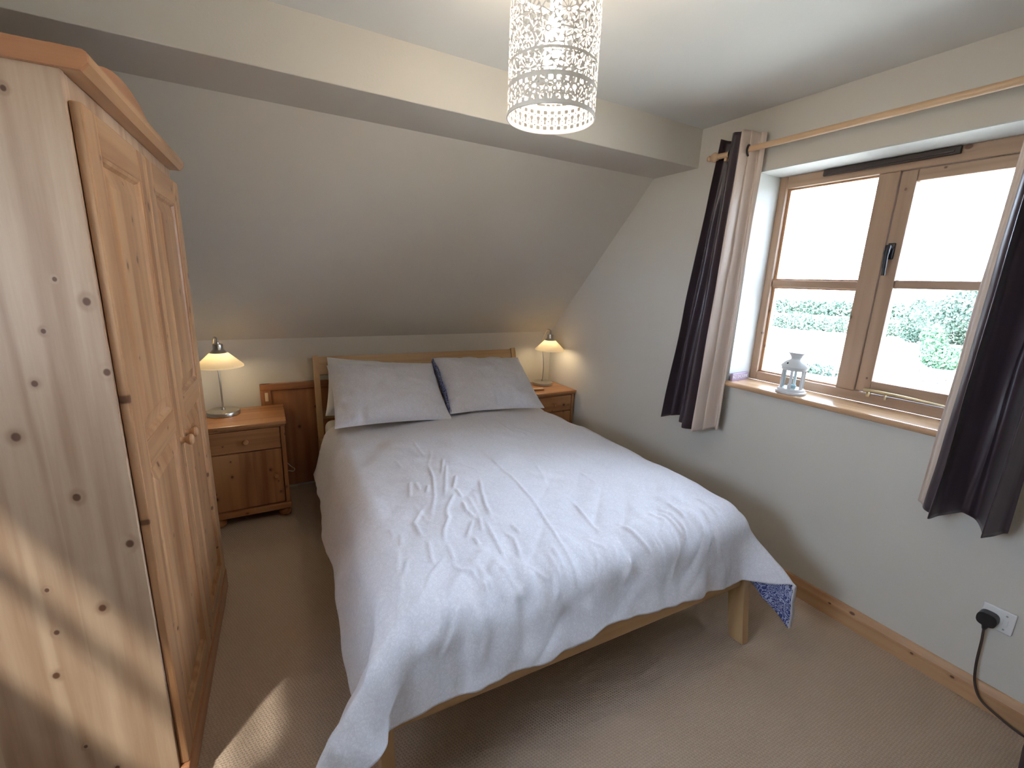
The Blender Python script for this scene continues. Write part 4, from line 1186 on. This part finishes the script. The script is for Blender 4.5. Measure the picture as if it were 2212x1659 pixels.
hd = plant('hedgerow', (57.0, 10.5, GZ), hedge_blobs(14, 2.2, 1.0), 0.13, 12000, 2, LEAF1, 'green hedgerow running below the big tree beyond the field', 'hedge'); hd.rotation_euler = (0, 0, math.radians(15))
hd = plant('hedgerow', (96.0, 42.0, GZ), hedge_blobs(44, 2.6, 1.2), 0.35, 7000, 3, LEAF1, 'thin distant hedgerow on the skyline beyond the field', 'hedge'); hd.rotation_euler = (0, 0, math.radians(25))
plant('tree', (50.0, 13.2, GZ), [((0, 0, 3.3), (2.3, 2.4, 1.7)), ((0.5, -2.0, 4.0), (2.2, 2.4, 1.7)), ((-0.5, 2.0, 2.6), (1.8, 1.8, 1.3)), ((0, -3.6, 3.2), (2.2, 2.2, 2.0)), ((0.2, -1.0, 5.0), (1.5, 1.8, 1.0)), ((0, -3.4, 5.2), (1.6, 1.8, 1.1))], 0.13, 16000, 5, LEAF2, 'spreading leafy tree rising above the hedgerow outside the window', 'tree',
      [([(0, -1.0, 0), (0.1, -1.1, 1.5), (0, -1.3, 3.2), (0.2, -1.4, 5.0)], 0.22), ([(0.05, -1.1, 1.6), (0, 0.5, 2.6), (-0.2, 1.8, 3.1)], 0.10), ([(0.0, -1.2, 2.2), (0, -2.6, 3.2), (0, -3.6, 4.4)], 0.10)])
plant('tree', (52.5, 17.6, GZ), [((0, 0, 2.6), (1.0, 0.9, 1.5)), ((0, 0.2, 1.3), (1.3, 1.2, 1.2)), ((0, -0.9, 1.6), (1.2, 1.0, 1.4))], 0.13, 5000, 6, LEAF1, 'small rounded dark tree standing left of the spreading tree', 'tree', [([(0, 0, 0), (0.05, 0, 1.2), (0, 0, 2.4)], 0.09)])
plant('shrub', (35.5, 10.9, GZ), [((0, 0, 1.2), (0.8, 0.55, 1.1)), ((0, -0.7, 0.7), (0.9, 0.9, 0.7)), ((0, 0.2, 2.0), (0.6, 0.5, 0.6))], 0.10, 3200, 7, LEAF3, 'bright green garden shrub behind the stone wall', 'shrub', [([(0, 0, 0), (0, 0, 1.5)], 0.05)])
plant('shrub', (36.5, 8.4, GZ), [((0, 0, 0.9), (0.9, 0.7, 0.8)), ((0, -0.9, 0.6), (0.9, 0.8, 0.6)), ((0.2, 0.1, 1.8), (0.5, 0.4, 0.6))], 0.10, 3000, 8, LEAF3, 'low green shrub next to the bright garden shrub', 'shrub', [([(0, 0, 0), (0, 0, 1.2)], 0.05)])
plant('shrub', (25.6, 12.0, GZ), [((0, 0, 0.25), (0.5, 0.9, 0.3)), ((0, 0.9, 0.2), (0.5, 0.7, 0.22))], 0.08, 1600, 9, LEAF2, 'low spreading plant at the edge of the near garden', 'shrub', [([(0, 0, 0), (0, 0, 0.4)], 0.03)])
# dry stone wall
wl_ = empty('stone_wall', (28.0, 9.0, GZ), math.radians(16)); tag(wl_, 'low dry stone wall at the end of the garden', 'wall')
rs2 = random.Random(9)
sm = []
for k in range(4):
    bm = BM(); box(bm, -0.22, 0.22, -0.24, 0.24, 0, 0.2, 0.04, 1)
    for v in bm.verts: v.co += Vector((rs2.uniform(-.02, .02), rs2.uniform(-.03, .03), rs2.uniform(-.02, .02)))
    me = bpy.data.meshes.new('stone'); bm.to_mesh(me); bm.free(); me.materials.append(STONE); sm.append(me)
for r_ in range(4):
    for k in range(11):
        o = bpy.data.objects.new('stone', sm[rs2.randrange(4)]); COL.objects.link(o); o.parent = wl_
        o.location = (rs2.uniform(-.03, .03), -2.6+k*0.5+(r_ % 2)*0.25, r_*0.195); o.rotation_euler = (0, 0, rs2.uniform(-.08, .08))
# post and rail fence
fe = empty('fence', (25.5, 9.3, GZ), math.radians(20)); tag(fe, 'weathered picket fence in front of the stone wall', 'fence')
FW = noise_mat('grey_weathered_timber', (0.20, 0.20, 0.19), (0.30, 0.29, 0.27), 6, 0.9)
bm = BM(); box(bm, -0.02, 0.02, -0.05, 0.05, 0, 0.95, 0.01, 1)
pk = bpy.data.meshes.new('picket'); bm.to_mesh(pk); bm.free(); pk.materials.append(FW)
for k in range(13):
    o = bpy.data.objects.new('picket', pk); COL.objects.link(o); o.parent = fe; o.location = (0, -1.9+k*0.32, 0); o.scale = (1, 1, rs2.uniform(0.7, 1.0))
for z in (0.3, 0.65):
    bm = BM(); box(bm, 0.02, 0.06, -2.1, 2.1, z, z+0.08, 0.008, 1); obj('rail', bm, FW, fe)
# small fitting outside the fixed pane
bm = BM(); lathe(bm, [(0, 0), (0.010, 0), (0.012, 0.006), (0.030, 0.030), (0.032, 0.060), (0, 0.060)], 20)
o = obj('outdoor_light', bm, plain('pale_blue_plastic', (0.30, 0.42, 0.55), 0.5), None, True)
o.location = (XR+WT+0.06, 1.345, 2.015)
tag(o, 'small pale blue light fitting hanging outside the top of the fixed pane', 'light')
bm = BM(); box(bm, XR+WT, XR+WT+0.075, 1.337, 1.353, 2.075, 2.088, 0.002); o2 = obj('bracket', bm, DKMETAL, o); o2.location = -Vector(o.location)
